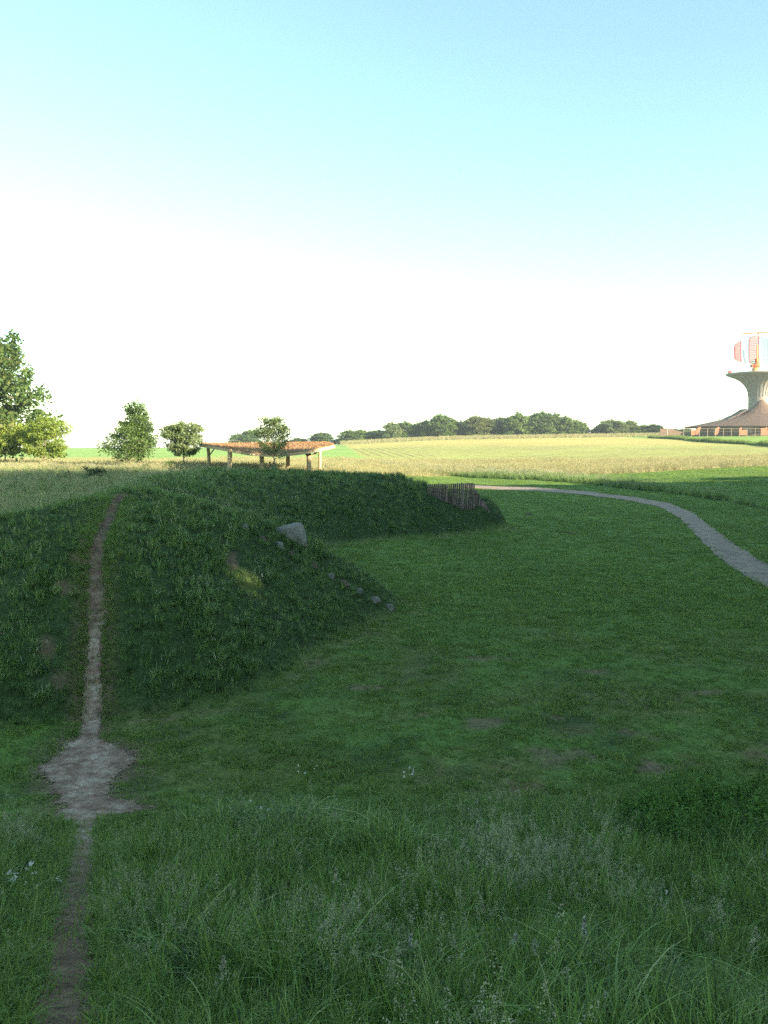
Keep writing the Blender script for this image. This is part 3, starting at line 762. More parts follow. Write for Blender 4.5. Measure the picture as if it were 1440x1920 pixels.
for px, py, m in ((500, 1566, 9), (470, 1558, 4), (30, 1680, 4), (60, 1690, 3), (110, 1712, 2), (118, 1838, 3), (640, 1610, 4), (560, 1470, 2), (760, 1480, 2), (420, 1000, 2),
                  (600, 985, 5), (690, 975, 4), (480, 1063, 3), (620, 1010, 6), (850, 975, 4), (1240, 1727, 2), (700, 940, 4), (150, 1500, 1)):
    bx, by = march(px, py)
    for _ in range(m if px > 120 or px < 100 else 0): xs.append(bx + r.normal(0, .11 * by / 9)); ys.append(by + r.normal(0, .15 * by / 9))
x, y = np.array(xs), np.array(ys)
put('white_clover', P7, x, y, r, .8, 1.3, 'tiny white clover heads dotted through the grass', 'flowers')

# 6 thin trampled grass creeping over the edges of the trail
P8 = []
for k in range(5):
    v, f, rn = blades(12, .03, .13, .06, .0055, .9, 3, 770 + k, droop=.5)
    P8.append(proto('t', [(v, f, rn, 0)], [M['blade_lawn']]))
r = np.random.default_rng(110); n = 16000
y = r.uniform(2.2, 22.8, n); x = r.uniform(-8.5, -.6, n)
td = line_d(x, y, TRAIL); dd = dirt_amount(x, y); sp = poly_sd(x, y, PATCH)
n2 = 11000; t_ = r.random(n2); P_ = resample(TRAIL, 300); ii = (t_ * 299).astype(int)
x2 = P_[ii, 0] + r.normal(0, .22, n2); y2 = P_[ii, 1] + r.normal(0, .10, n2)
keep = (sp > -.5) & (r.random(n) < .6) & (r.random(n) < np.clip(1.1 - 1.6 * smoothstep(-.1, .35, sp), .05, 1))
td2 = line_d(x2, y2, TRAIL); keep2 = (r.random(n2) < smoothstep(.07, .2, td2) + .03) & (poly_sd(x2, y2, PATCH) < 0) & (y2 > 2) & (y2 < 23.5)
x, y = np.r_[x[keep], x2[keep2]], np.r_[y[keep], y2[keep2]]
tall = np.where(y < 9.2, 1.2, np.where(y > 13.2, 1.1, .6))
put('trail_edge_grass', P8, x, y, r, .6, 1.2, 'sparse trampled grass creeping over the edges of the earth trail', 'grass', tilt=.25, clump=tall)
# ------------------------------------------------------------ trees
def tree_meshes(seed, h, r, trunk_h, tr, n_limb, n_leaf, leaf, prof, clump=.22, droop=0.0, lean=.04, up=.55, vary=(.72, 1.12)):
    """returns trunk mesh (with limbs) and crown mesh of leaves; prof(t) = crown radius factor at height t"""
    rr = np.random.default_rng(seed); random.seed(seed)
    bm = bmesh.new(); pts = []
    for k in range(9):
        t = k / 8; pts.append((lean * h * math.sin(t * 2.1 + seed) * t, lean * h * math.cos(t * 1.7 + seed) * t, h * .93 * t - .15 * (k == 0)))
    rad = [tr * (1.25 if k == 0 else 1) * (1 - .9 * k / 8) for k in range(9)]
    add_tube(bm, pts, rad, 7, wob=.2)
    pa = np.array(pts); cl = []
    for i in range(n_limb):
        t0 = trunk_h / h + (1 - trunk_h / h) * (i / n_limb) * .92
        z0 = t0 * h; base = np.array([np.interp(z0, pa[:, 2], pa[:, 0]), np.interp(z0, pa[:, 2], pa[:, 1]), z0])
        az = i * 2.4 + rr.normal(0, .35); tt = (z0 - trunk_h) / (h - trunk_h)
        L_ = r * prof(min(1, tt + .12)) * rr.uniform(*vary)
        d = np.array([math.cos(az), math.sin(az), 0]); rise = L_ * up * rr.uniform(.5, 1.2) * (1 - droop)
        P = [base + d * L_ * q + np.array([0, 0, rise * q ** .8 - droop * L_ * .9 * q ** 2.2]) + rr.normal(0, .03 * L_, 3) * (q > 0) for q in (0, .35, .7, 1)]
        P = [p if p[2] > .3 else np.array([p[0], p[1], .3 + .1 * rr.random()]) for p in P]
        br = max(.012, tr * .45 * (1 - t0) + tr * .08)
        add_tube(bm, P, [br, br * .7, br * .45, br * .15], 5)
        for q in (.35, .6, .8, 1.0):
            k = 3 * q; a = int(min(k, 2)); f_ = k - a
            cl.append((P[a] * (1 - f_) + P[a + 1] * f_, .5 + .6 * q))
            if L_ > .5 * r:
                for s in (-1, 1):
                    off = (np.cross(d, [0, 0, 1]) * s * L_ * .28 * q) + np.array([0, 0, rr.normal(0, .08) * L_])
                    c = P[a] * (1 - f_) + P[a + 1] * f_ + off
                    cl.append((c, .55 + .4 * q))
                    add_tube(bm, [P[a] * (1 - f_) + P[a + 1] * f_, c], [br * .3, br * .1], 4, cap=False)
    for q in (.9, 1.0): cl.append((pa[-1] + np.array([0, 0, h * .07 * (q - .9) * 10]), .7))
    C_ = np.array([c for c, w in cl]); Wt = np.array([w for c, w in cl]); Wt = Wt / Wt.sum()
    k = rr.choice(len(C_), n_leaf, p=Wt); sg = clump * r
    off = rr.normal(size=(n_leaf, 3)); off /= np.linalg.norm(off, axis=1)[:, None]; off *= (rr.random(n_leaf) ** .45)[:, None] * sg
    off[:, 2] *= .7; off[:, 2] -= droop * np.abs(rr.normal(0, .8, n_leaf)) * sg
    size_k = rr.uniform(.55, 1.35, len(C_))
    c = C_[k] + off * size_k[k][:, None]
    c[:, 2] = np.maximum(c[:, 2], .25)
    v, f, rn = petals(c, leaf, seed + 9)
    rc = rr.random(len(C_)); rn = np.clip(.6 * rn + .4 * np.repeat(rc[k], 4), 0, 1)
    return bm_mesh('trunk', bm, True), np_mesh('crown', v, f, rnd=rn)
round_p = lambda t: max(.12, math.sin(math.pi * (.12 + .86 * t)) ** .6)
cone_p = lambda t: max(.08, (1 - t) ** .75 * (.55 + .45 * min(1, t * 5)))
tall_p = lambda t: .85 + .15 * math.sin(t * 9) if t < .4 else max(.46, .85 - .40 * (t - .4) / .6 + .1 * math.sin(t * 14))
full_p = lambda t: .72 + .28 * math.sin(math.pi * min(1, t * 1.3)) if t < .6 else max(.25, math.cos((t - .6) / .4 * 1.35) ** .6)
oval_p = lambda t: max(.10, math.sin(math.pi * (.2 + .78 * t)) ** .75)
def plant_tree(name, meshes, loc, label, cat, lm, bark, group=None, scale=(1, 1, 1), rz=0.0):
    t = empty(name, loc, label, cat, group, rz); t.scale = scale
    for me, nm, m in ((meshes[0], 'trunk', bark), (meshes[1], 'crown', lm)):
        if not me.materials: me.materials.append(m)
        o = bpy.data.objects.new(nm, me); COL.objects.link(o); o.parent = t
        if me.materials[0] != m:
            o.material_slots[0].link = 'OBJECT'; o.material_slots[0].material = m
    return t
def ground_at(px, y, py=880):
    p = PY(px, py, y); return Vector((p.x, y, Hs(p.x, y)))
def h_to(px, py, y, base): return PY(px, py, y).z - base.z

# young planted trees and the old tree at the edge
g = 'young trees planted round the shelter'
def young(px, top, width, y, seed, lm, lab, trunk=.2, prof=round_p, nl=9000, leaf=.10, nlimb=40, bark='bark', **kw):
    b = ground_at(px, y); h = h_to(px, top, y, b); r = width / 2 / F * y * 1.02
    me = tree_meshes(seed, h, r, h * trunk, .075, nlimb, nl, leaf, prof, clump=kw.pop('clump', .2), **kw)
    return plant_tree('young_tree', me, b, lab, 'tree', M[lm], M[bark], g)
young(11, 790, 72, 84, 11, 'leaf_lime', 'yellow-green young tree partly under the big old tree', .25, up=.7)
young(84, 781, 84, 82, 12, 'leaf_lime', 'brightest yellow-green young tree, with broad crown and pale trunk', .18, bark='pale_bark', nl=11000, up=.5)
young(243, 795, 92, 78, 13, 'leaf_mid', 'shorter dark green young tree whose low branches reach sideways', .22, up=.3, prof=round_p, nl=5500, clump=.26)
young(259, 757, 62, 79, 14, 'leaf_mid', 'tallest dark green young tree with a thin wispy top', .20, prof=tall_p, nl=7500, up=1.0, clump=.3)
young(345, 792, 70, 83, 15, 'leaf_pale', 'small pale green round young tree on a pale straight trunk', .25, bark='pale_bark', nl=9500, up=.6)
young(516, 782, 66, 66, 16, 'leaf_pale', 'grey-green young tree on a thin straight trunk in front of the rust-coloured roof', .37, nl=4600, leaf=.08, up=.8, clump=.26, prof=round_p)
b = ground_at(-118, 84); h = h_to(-118, 480, 84, b)
me = tree_meshes(23, h, 9.0, 6.0, .42, 46, 52000, .23, oval_p, clump=.15, droop=.5, up=.35, vary=(.5, 1.25))
plant_tree('old_tree', me, b, 'large old broadleaf tree with drooping branches, cut off by the picture edge', 'tree', M['leaf_old'], M['bark'])

# far rows of trees along the crest
FT = [tree_meshes(40 + k, 10, 4.6 + .3 * (k % 2), .5 + .5 * (k % 2), .28, 38, 11000, .32, full_p, clump=.22, up=.25, droop=.12) for k in range(5)]
rows = [  # px, top, width, kind, distance, label
 (448, 813, 26, 'leaf_mid', 345, 'far low tree just left of the young tree before the shelter roof'),
 (470, 806, 30, 'leaf_mid', 345, 'far tree showing over the shelter roof behind the young tree'),
 (560, 821, 30, 'leaf_mid', 350, 'low wide far tree peeping over the shelter roof'),
 (601, 811, 36, 'leaf_mid', 345, 'round far tree above the right tip of the shelter roof'),
 (634, 822, 24, 'leaf_dark', 345, 'small dark far tree between the round one and the long row'),
 (655, 806, 34, 'leaf_mid', 325, 'first tree of the long far row, low and rounded'),
 (676, 805, 28, 'leaf_mid', 325, 'second tree of the long far row'),
 (692, 808, 28, 'leaf_dark', 330, 'dark low tree, third in the long far row'),
 (712, 806, 36, 'leaf_dark', 332, 'widest dark low tree before the row steps up'),
 (736, 791, 27, 'leaf_pale', 320, 'slim pale tree where the far row steps up'),
 (759, 790, 34, 'leaf_mid', 326, 'mid-green tree right after the slim pale one in the far row'),
 (779, 794, 30, 'leaf_dark', 332, 'dark tree between two brighter ones near the middle of the far row'),
 (801, 787, 30, 'leaf_mid', 324, 'green tree just before the large broad one of the far row'),
 (826, 777, 46, 'leaf_mid', 322, 'large broad bright tree in the middle of the far row'),
 (848, 785, 26, 'leaf_olive', 326, 'narrow brownish tree leaning on the large broad one'),
 (864, 789, 30, 'leaf_dark', 334, 'dark tree before the yellowish one in the far row'),
 (893, 779, 40, 'leaf_olive', 322, 'yellowish-green broad tree of the far row'),
 (915, 783, 26, 'leaf_olive', 324, 'rusty-tinged small tree beside the yellowish-green one'),
 (934, 782, 32, 'leaf_dark', 330, 'dark green tree with a lighter top in the far row'),
 (968, 773, 42, 'leaf_mid', 320, 'tall round bright green tree standing forward in the far row'),
 (991, 783, 30, 'leaf_dark', 334, 'dark tree in the gap between the two tallest of the far row'),
 (1014, 771, 42, 'leaf_mid', 321, 'tallest tree of the far row'),
 (1038, 774, 32, 'leaf_mid', 324, 'upright tree right behind the tallest of the far row'),
 (1060, 780, 36, 'leaf_mid', 323, 'third tree from the right end of the long far row'),
 (1082, 787, 32, 'leaf_mid', 322, 'second tree from the right end of the long far row'),
 (1095, 800, 18, 'leaf_dark', 328, 'small dark tree ending the long far row'),
 (1127, 797, 30, 'leaf_mid', 322, 'low tree at the left of the short far row'),
 (1148, 786, 42, 'leaf_pale', 320, 'biggest greyish tree of the short far row'),
 (1177, 788, 28, 'leaf_pale', 324, 'thin-topped tree right of the biggest greyish one'),
 (1191, 797, 26, 'leaf_mid', 322, 'middle low tree of the short far row'),
 (1206, 796, 22, 'leaf_mid', 322, 'narrow tree of the short far row before the last'),
 (1223, 795, 30, 'leaf_dark', 320, 'last dark tree of the short far row, next to the lamp mast'),
 (1262, 804, 34, 'leaf_pale', 345, 'faint distant tree behind the lamp mast'),
 (1284, 803, 26, 'leaf_pale', 348, 'faint distant tree behind the left eave of the brown roof'),
]
for k, (px, top, w, lm, y, lab) in enumerate(rows):
    b = ground_at(px, y); h = h_to(px, top, y, b)
    m = FT[k % 5]; rad = 4.6 + .3 * ((k % 5) % 2)
    s = (w / F * y / 2) / rad * 1.22
    plant_tree('far_tree', m, b, lab, 'tree', M[lm], M['bark'], 'trees along the far field crest', (s * random.uniform(.9, 1.1), s, h / 10.0), rz=k * 1.7)

# tall trees behind the viewer, whose shadow covers the lawn and the mounds
sd2 = np.array([SUN[0], SUN[1]]) / math.hypot(SUN[0], SUN[1]); ud = np.array([-sd2[1], sd2[0]])
ST = [tree_meshes(80 + k, 20, 6.6, 1.2, .38, 44, 15000, .42, oval_p if k else round_p, clump=.24, up=.4) for k in range(3)]
for m in ST:
    m[0].materials.append(M['bark']); m[1].materials.append(M['leaf_mid'])
SHL = 92.0
def s_edge(u): return float(np.interp(u, [-40, 0, 20, 32, 42, 46, 62, 80, 88, 98, 104, 112, 165, 200], [-12, -18, -60, -80, -84, -76, -66, -50, -34, -18, -16, -26, -34, -34]))
sunspot = np.array([*march(487, 1112), 0.0]); sunspot[2] = Hs(sunspot[0], sunspot[1]) + .25
k = 0
for row in range(3):
    u = -16.0 + row * 2.7
    while u < 178:
        if abs(u - float(sunspot[:2] @ ud)) < 1.6: u += 2.4
        s = s_edge(u) + SHL + row * 9.0 + random.uniform(-1, 1)
        p = ud * u + sd2 * s
        z = Hs(p[0], p[1]); hs = random.uniform(.90, 1.0)
        t = empty('shade_tree', (p[0], p[1], z), 'tall leafy tree of the wood beside the viewer, throwing the long evening shade', 'tree', 'trees of the wood beside the viewer', rz=k * 1.3)
        t.scale = (1.15, 1.15, hs * 29.5 / 20)
        m = ST[k % 3]
        crown = m[1]
        # the one gap in the wood that lets a spot of sun reach the mound
        rel = np.array([p[0], p[1]]) - sunspot[:2]; along = rel @ sd2; across = abs(rel @ ud)
        if across < 11 and along > 0:
            crown = m[1].copy(); bmx = bmesh.new(); bmx.from_mesh(crown); c_, s_ = math.cos(k * 1.3), math.sin(k * 1.3)
            kill = []
            for f in bmx.faces:
                q = f.calc_center_median(); w_ = np.array([(q.x * c_ - q.y * s_) * 1.15 + p[0], (q.x * s_ + q.y * c_) * 1.15 + p[1], q.z * t.scale[2] + z]) - sunspot
                if np.linalg.norm(w_ - SUN * (w_ @ SUN)) < .72: kill.append(f)
            bmesh.ops.delete(bmx, geom=kill, context='FACES'); bmx.to_mesh(crown); bmx.free()
        for me_, nm in ((m[0], 'trunk'), (crown, 'crown')):
            o = bpy.data.objects.new(nm, me_); COL.objects.link(o); o.parent = t
        u += random.uniform(6.3, 8.2); k += 1

# low shrubs on the meadow edge
def shrub(px, py, y, w, hpx, seed, lm, lab):
    b = ground_at(px, y); r = w / 2 / F * y; h = hpx / F * y
    z = PY(px, py, y).z; b.z = min(b.z, z)
    me = tree_meshes(seed, h + (z - b.z), r, .08, .03, 12, 1500, .055, round_p, clump=.4, up=.7)
    plant_tree('shrub', me, b, lab, 'shrub', M[lm], M['bark'], 'low shrubs on the meadow edge')
shrub(178, 901, 62, 40, 17, 31, 'leaf_dark', 'dark low shrub in the meadow grass left of the trail top')
shrub(128, 900, 64, 14, 15, 32, 'leaf_dark', 'small dark sapling left of the larger dark shrub')
shrub(148, 902, 64, 12, 10, 33, 'leaf_dark', 'tiny dark sprig beside the larger dark shrub')
shrub(320, 888, 76, 22, 22, 34, 'leaf_mid', 'green bush at the foot of the pale round young tree')
shrub(416, 892, 70, 18, 15, 35, 'leaf_lime', 'bright green bush beside the litter bin')
shrub(275, 888, 75, 16, 18, 36, 'leaf_mid', 'bush at the foot of the tallest young tree')

# ------------------------------------------------------------ shelter
sh0 = PY(500, 880, 74); sh0.z = Hs(sh0.x, sh0.y)
sh = empty('open_shelter', sh0, 'open timber shelter with a curved rust-coloured planted roof', 'shelter')
def child(name, bm, m, parent, smooth=False):
    """mesh given in world coordinates, stored relative to its thing"""
    me = bm_mesh(name, bm, smooth)
    off = Vector(parent.location) if parent.parent is None else Vector(parent.parent.location)
    me.transform(__import__('mathutils').Matrix.Translation(-off))
    o = new_obj(name, me, parent, [m]); return o
A = PY(375, 831.5, 84); B = PY(430, 839.5, 67.5); Cc = PY(627, 833, 73); D = PY(612, 829, 86)
def front(t):
    p = B.lerp(Cc, t); dz = (849.5 - 836.5) / F * 70
    p.z -= dz * 4 * t * (1 - t) * (1.12 - .3 * t); return p
def roof_pt(s, t):
    f = front(t); b_ = A.lerp(D, t); p = f.lerp(b_, s); p.z += .12 * math.sin(math.pi * s) * math.sin(math.pi * t); return p
nr, nt_ = 14, 34
bm = bmesh.new(); top = {}; bot = {}
for a_ in range(nr + 1):
    for c_ in range(nt_ + 1):
        p = roof_pt(a_ / nr, c_ / nt_); q = p.copy(); q.z += random.uniform(-.02, .06)
        top[a_, c_] = bm.verts.new(q); bot[a_, c_] = bm.verts.new(p - Vector((0, 0, .10)))
for a_ in range(nr):
    for c_ in range(nt_):
        bm.faces.new((top[a_, c_], top[a_, c_ + 1], top[a_ + 1, c_ + 1], top[a_ + 1, c_]))
        bm.faces.new((bot[a_ + 1, c_], bot[a_ + 1, c_ + 1], bot[a_, c_ + 1], bot[a_, c_]))
def skirt(idx):
    for m_, n_ in zip(idx, idx[1:]): bm.faces.new((top[m_], bot[m_], bot[n_], top[n_]))
skirt([(0, c_) for c_ in range(nt_ + 1)]); skirt([(nr, c_) for c_ in range(nt_, -1, -1)])
skirt([(a_, nt_) for a_ in range(nr + 1)]); skirt([(a_, 0) for a_ in range(nr, -1, -1)])
roof = child('roof', bm, M['sedum'], sh)
# growth on the roof: small red-brown sedum tufts
cc = []; r = np.random.default_rng(5)
for _ in range(5200):
    p = roof_pt(r.random(), r.random()); cc.append((p.x - sh0.x, p.y - sh0.y, p.z - sh0.z + r.uniform(.02, .11)))
v, f, rn = petals(np.array(cc), .06, 6)
sm = leaf_mat('sedum_leaf', (.20, .075, .035), (.36, .20, .095), (.28, .26, .08), transl=.15)
new_obj('roof_planting', np_mesh('roof_planting', v, f, rnd=rn), roof, [sm])
def fascia(pts, w=.07, h=.24, dz=-.20):
    bm = bmesh.new()
    for a_, b_ in zip(pts, pts[1:]): beam(bm, a_ + Vector((0, 0, dz)), b_ + Vector((0, 0, dz)), w, h)
    return bm
child('edge_board', fascia([front(k / 16) + Vector((0, -.05, 0)) for k in range(17)]), M['timber'], sh)
child('edge_board', fascia([roof_pt(k / 6, 0) + Vector((-.05, 0, 0)) for k in range(7)]), M['timber'], sh)
child('edge_board', fascia([roof_pt(k / 6, 1) + Vector((.05, 0, 0)) for k in range(7)]), M['timber'], sh)
child('edge_board', fascia([roof_pt(1, k / 10) + Vector((0, .05, 0)) for k in range(11)]), M['timber'], sh)
for k in range(1, 7):
    t = k / 7; pts = [roof_pt(s / 6, t) for s in range(7)]
    child('rafter', fascia(pts, .09, .18, -.22), M['timber'], sh)
def post(px, y, r0, ptop, lean=0.0, mname='timber'):
    b = ground_at(px, y); topz = PY(px, ptop, y).z
    bm = bmesh.new()
    add_tube(bm, [(b.x + lean * (1 - q), b.y, b.z - .2 + (topz - b.z + .2) * q) for q in (0, .1, .35, .7, 1)], [r0 * 1.2, r0 * 1.06, r0, r0 * .96, r0 * .95], 10, wob=.08)
    child('post', bm, M[mname], sh, True); return b, topz
def brace(a_, b_, w=.10):
    bm = bmesh.new(); beam(bm, a_, b_, w, w); child('brace', bm, M['timber'], sh)
b, tz = post(391, 82, .17, 838, .12); brace((b.x + .05, b.y, tz - .9), (b.x + .75, b.y - .1, tz - .02))
post(432, 68.2, .20, 840.5, -.12)
post(491, 70.5, .20, 850)
post(540, 78, .19, 849)
b, tz = post(579, 73, .21, 845, .05); brace((b.x, b.y, tz - .75), (b.x + .85, b.y, tz + .02), .16); brace((b.x, b.y, tz - .6), (b.x - .45, b.y, tz - .02), .14)
post(600, 85, .16, 838)

# ------------------------------------------------------------ litter bin
bb = ground_at(404, 70); bb.z = PY(404, 896, 70).z
bn = empty('litter_bin', bb, 'dark litter bin with pale lid standing left of the front shelter post', 'bin')
bm = bmesh.new(); add_tube(bm, [bb + Vector((0, 0, z)) for z in (0, .05, .45, .5)], [.17, .19, .20, .19], 16); child('body', bm, M['bin_dark'], bn, True)
bm = bmesh.new(); add_tube(bm, [bb + Vector((0, 0, z)) for z in (.51, .56, .62, .65)], [.215, .21, .15, .05], 16); child('lid', bm, M['bin_lid'], bn, True)

# ------------------------------------------------------------ people sitting under the shelter
def skin_body(name, verts, edges, radii, material, parent, root=0):
    me = bpy.data.meshes.new(name); me.from_pydata(verts, edges, []); me.update()
    o = new_obj(name, me, parent, [material])
    md = o.modifiers.new('skin', 'SKIN'); md.use_smooth_shade = True
    for i, rd in enumerate(radii):
        me.skin_vertices[0].data[i].radius = (rd if isinstance(rd, tuple) else (rd, rd))
        me.skin_vertices[0].data[i].use_root = (i == root)
    s = o.modifiers.new('sub', 'SUBSURF'); s.levels = 1; s.render_levels = 2
    return o
def sitter(px, y, rz, shirt, lab, seat=.45):
    b = ground_at(px, y)
    P = empty('person', b, lab, 'person', 'people sitting under the shelter', rz)
    s = seat
    V = [(0, 0, s + .10), (0, .01, s + .28), (0, .02, s + .46), (0, .01, s + .56), (0, -.02, s + .66), (0, -.02, s + .76),       # pelvis .. head top
         (.09, -.04, s + .08), (.12, -.44, s + .07), (.12, -.46, .28), (.12, -.44, .07), (.12, -.58, .04),
         (-.09, -.04, s + .08), (-.12, -.44, s + .07), (-.12, -.46, .28), (-.12, -.44, .07), (-.12, -.58, .04),
         (.17, .02, s + .50), (.22, -.03, s + .27), (.17, -.22, s + .16), (.13, -.32, s + .15),
         (-.17, .02, s + .50), (-.22, -.03, s + .27), (-.17, -.22, s + .16), (-.13, -.32, s + .15)]
    E_ = [(0, 1), (1, 2), (2, 3), (3, 4), (4, 5), (0, 6), (6, 7), (7, 8), (8, 9), (9, 10), (0, 11), (11, 12), (12, 13), (13, 14), (14, 15),
          (2, 16), (16, 17), (17, 18), (18, 19), (2, 20), (20, 21), (21, 22), (22, 23)]
    Rr = [(.15, .11), (.14, .10), (.15, .10), .055, (.085, .10), (.07, .085), .085, .062, .052, .038, .035, .085, .062, .052, .038, .035, .055, .042, .035, .03, .055, .042, .035, .03]
    skin_body('body', V, E_, Rr, M['skin'], P)
    T = [0, 1, 2, 16, 17, 20, 21]; mp_ = {k: i for i, k in enumerate(T)}
    skin_body('shirt', [V[k] for k in T], [(0, 1), (1, 2), (2, 3), (3, 4), (2, 5), (5, 6)], [(.17, .13), (.16, .12), (.165, .115), .07, .055, .07, .055], M[shirt], P)
    bm = bmesh.new(); bmesh.ops.create_uvsphere(bm, u_segments=16, v_segments=10, radius=1)
    for v in bm.verts:
        v.co = Vector((v.co.x * .093, v.co.y * .112 + .012, v.co.z * .115 + s + .725))
        if v.co.y < -.05: v.co.y = -.05; v.co.z = max(v.co.z, s + .76)
    o = new_obj('hair', bm_mesh('hair', bm, True), P, [M['hair']])
    bm = bmesh.new(); bmesh.ops.create_cone(bm, segments=6, radius1=.018, radius2=.006, depth=.035, cap_ends=True)
    for v in bm.verts: v.co = Vector((v.co.x, -.125, v.co.z + s + .69))
    new_obj('nose', bm_mesh('nose', bm), P, [M['skin']])
    return P
bp = ground_at(509, 77); rz = .35
sitter(506, 77.0, rz, 'pink_cloth', 'person in a pale pink top sitting on the bench under the shelter')
sitter(513, 76.9, rz - .5, 'teal_cloth', 'person in a teal top sitting on the bench under the shelter')
bp.z = Hs(bp.x, bp.y)
bc = empty('bench', bp, 'low timber bench under the shelter roof', 'bench')
bm = bmesh.new(); beam(bm, bp + Vector((-.9, .05, .41)), bp + Vector((.9, .05, .41)), .38, .07); child('seat', bm, M['timber'], bc)
for s in (-1, 1):
    bm = bmesh.new(); add_box(bm, bp + Vector((s * .7, .05, .185)), (.09, .3, .37)); child('leg', bm, M['timber'], bc)

# ------------------------------------------------------------ palisade of upright logs
pp = PY(845, 940, 45.3); pal = empty('log_palisade', (pp.x, pp.y, Hs(pp.x, pp.y)), 'palisade of upright grey logs holding the cut end of the mound', 'palisade')
logs = []
for k in range(23):
    px = 803 + k * 3.9; y = 44.6 - .02 * k
    top = 907.5 - .09 * k + random.uniform(-1.6, 1.2); logs.append((px, y, top, .050 + random.uniform(-.006, .008)))
for k in range(11):
    t = k / 10; px = 892 + t * 25; y = 44.4 - t * .25; top = 921 + t * 34 + random.uniform(-2.5, 2.5)
    logs.append((px, y, top, .050 + random.uniform(-.01, .006)))
for px, y, top, rd in logs:
    a_ = PY(px, top, y); z0 = min(Hs(a_.x, a_.y) - .3, a_.z - .5)
    if px < 891: z0 = min(z0, a_.z - 1.5)
    bm = bmesh.new(); ln = random.uniform(-.03, .03)
    add_tube(bm, [(a_.x + ln * (1 - q), a_.y, z0 + (a_.z - z0) * q) for q in (0, .3, .6, .93, 1)], [rd * 1.05, rd * 1.02, rd, rd * .97, rd * .86], 9, wob=.14)
    child('log', bm, M['grey_log'], pal, True)

# ------------------------------------------------------------ stones
def boulder(name, loc, size, seed, m, lab, cat, group=None, rz=0.0):
    r = random.Random(seed); bm = bmesh.new(); bmesh.ops.create_icosphere(bm, subdivisions=4, radius=1)
    pl = [(Vector((r.gauss(0, 1), r.gauss(0, 1), r.gauss(0, .8))).normalized(), r.uniform(.62, .9)) for _ in range(14)]
    from mathutils import noise
    for v in bm.verts:
        for n_, d_ in pl:
            q = v.co.dot(n_)
            if q > d_: v.co -= n_ * (q - d_) * .85
        v.co += v.co.normalized() * noise.noise(v.co * 2.3 + Vector((seed, 0, 0))) * .07 + v.co.normalized() * noise.noise(v.co * 7 + Vector((seed, 3, 0))) * .025
        v.co = Vector((v.co.x * size[0], v.co.y * size[1], v.co.z * size[2]))
    o = new_obj(name, bm_mesh(name, bm, True), None, [m]); o.location = loc; o.rotation_euler = (0, 0, rz)
    return tag(o, lab, cat, group)
for k, (px, py, w, m, lab) in enumerate([
    (457, 986, 24, 'stone', 'flat grey edging stone at the top of the stepped line'),
    (494, 1007, 20, 'brown_stone', 'brown edging stone left below the big standing slab'),
    (521, 1020, 30, 'stone', 'long flat pale edging stone below the big standing slab'),
    (546, 1036, 13, 'brown_stone', 'smallest brown edging stone in the line'),
    (588, 1058, 15, 'brown_stone', 'small edging stone half buried in mid slope'),
    (619, 1078, 20, 'stone', 'grey edging stone at the top of the lower group'),
    (644, 1091, 26, 'brown_stone', 'orange-brown edging stone in the lower group'),
    (670, 1107, 28, 'stone', 'broad grey edging stone below the orange-brown one'),
    (702, 1123, 28, 'stone', 'low pale edging stone, second from the lawn'),
    (727, 1135, 26, 'stone', 'edging stone nearest the lawn')]):
    x_, y_ = march(px, py + 3); w_ = w / F * y_
    boulder('edging_stone', (x_, y_, Hs(x_, y_) - .07), (w_ * .56, w_ * .4, .17), 50 + k, M[m], lab, 'stone', 'edging stones down the mound nose', rz=-.5)
# the standing slab: outline with real thickness
x_, y_ = march(545, 1012); sc_ = y_ / F
out = [(-40, -22), (-36, 7), (-28, 12), (-14, 15), (-2, 18.5), (8, 21), (17, 20.5), (22, 15), (26, 4), (29, -10), (31, -26)]
bm = bmesh.new(); ringsv = []
cx_ = 543
def pt(px_, up_, dep): return Vector((px_ * sc_, dep, up_ * sc_))
pts2 = []
for a_, b_ in zip(out, out[1:]):
    for q in (0, .25, .5, .75): pts2.append((a_[0] + (b_[0] - a_[0]) * q, a_[1] + (b_[1] - a_[1]) * q))
pts2.append(out[-1])
for dep, ins in ((0, .80), (.02, .89), (.06, .96), (.12, .99), (.22, .99), (.28, .94), (.33, .84)):
    ringsv.append([bm.verts.new(pt(a_ * ins + 2 * (1 - ins), (b_ + 22) * ins - 22 + random.uniform(-.3, .3), dep + .012 * math.sin(a_ * .4))) for a_, b_ in pts2])
for ra, rb in zip(ringsv, ringsv[1:]):
    for k in range(len(pts2) - 1): bm.faces.new((ra[k], ra[k + 1], rb[k + 1], rb[k]))
    bm.faces.new((ra[-1], ra[0], rb[0], rb[-1]))
bm.faces.new(ringsv[0]); bm.faces.new(ringsv[-1][::-1])
slab = new_obj('standing_stone', bm_mesh('standing_stone', bm, True), None, [M['slab_stone']])
zc = PY(543, 1001, y_).z
slab.location = ((543 - 720) / F * y_ * 1.0, y_, zc); slab.rotation_euler = (0, 0, -.15)
tag(slab, 'smooth grey standing stone slab set in the nose of the mound', 'stone')
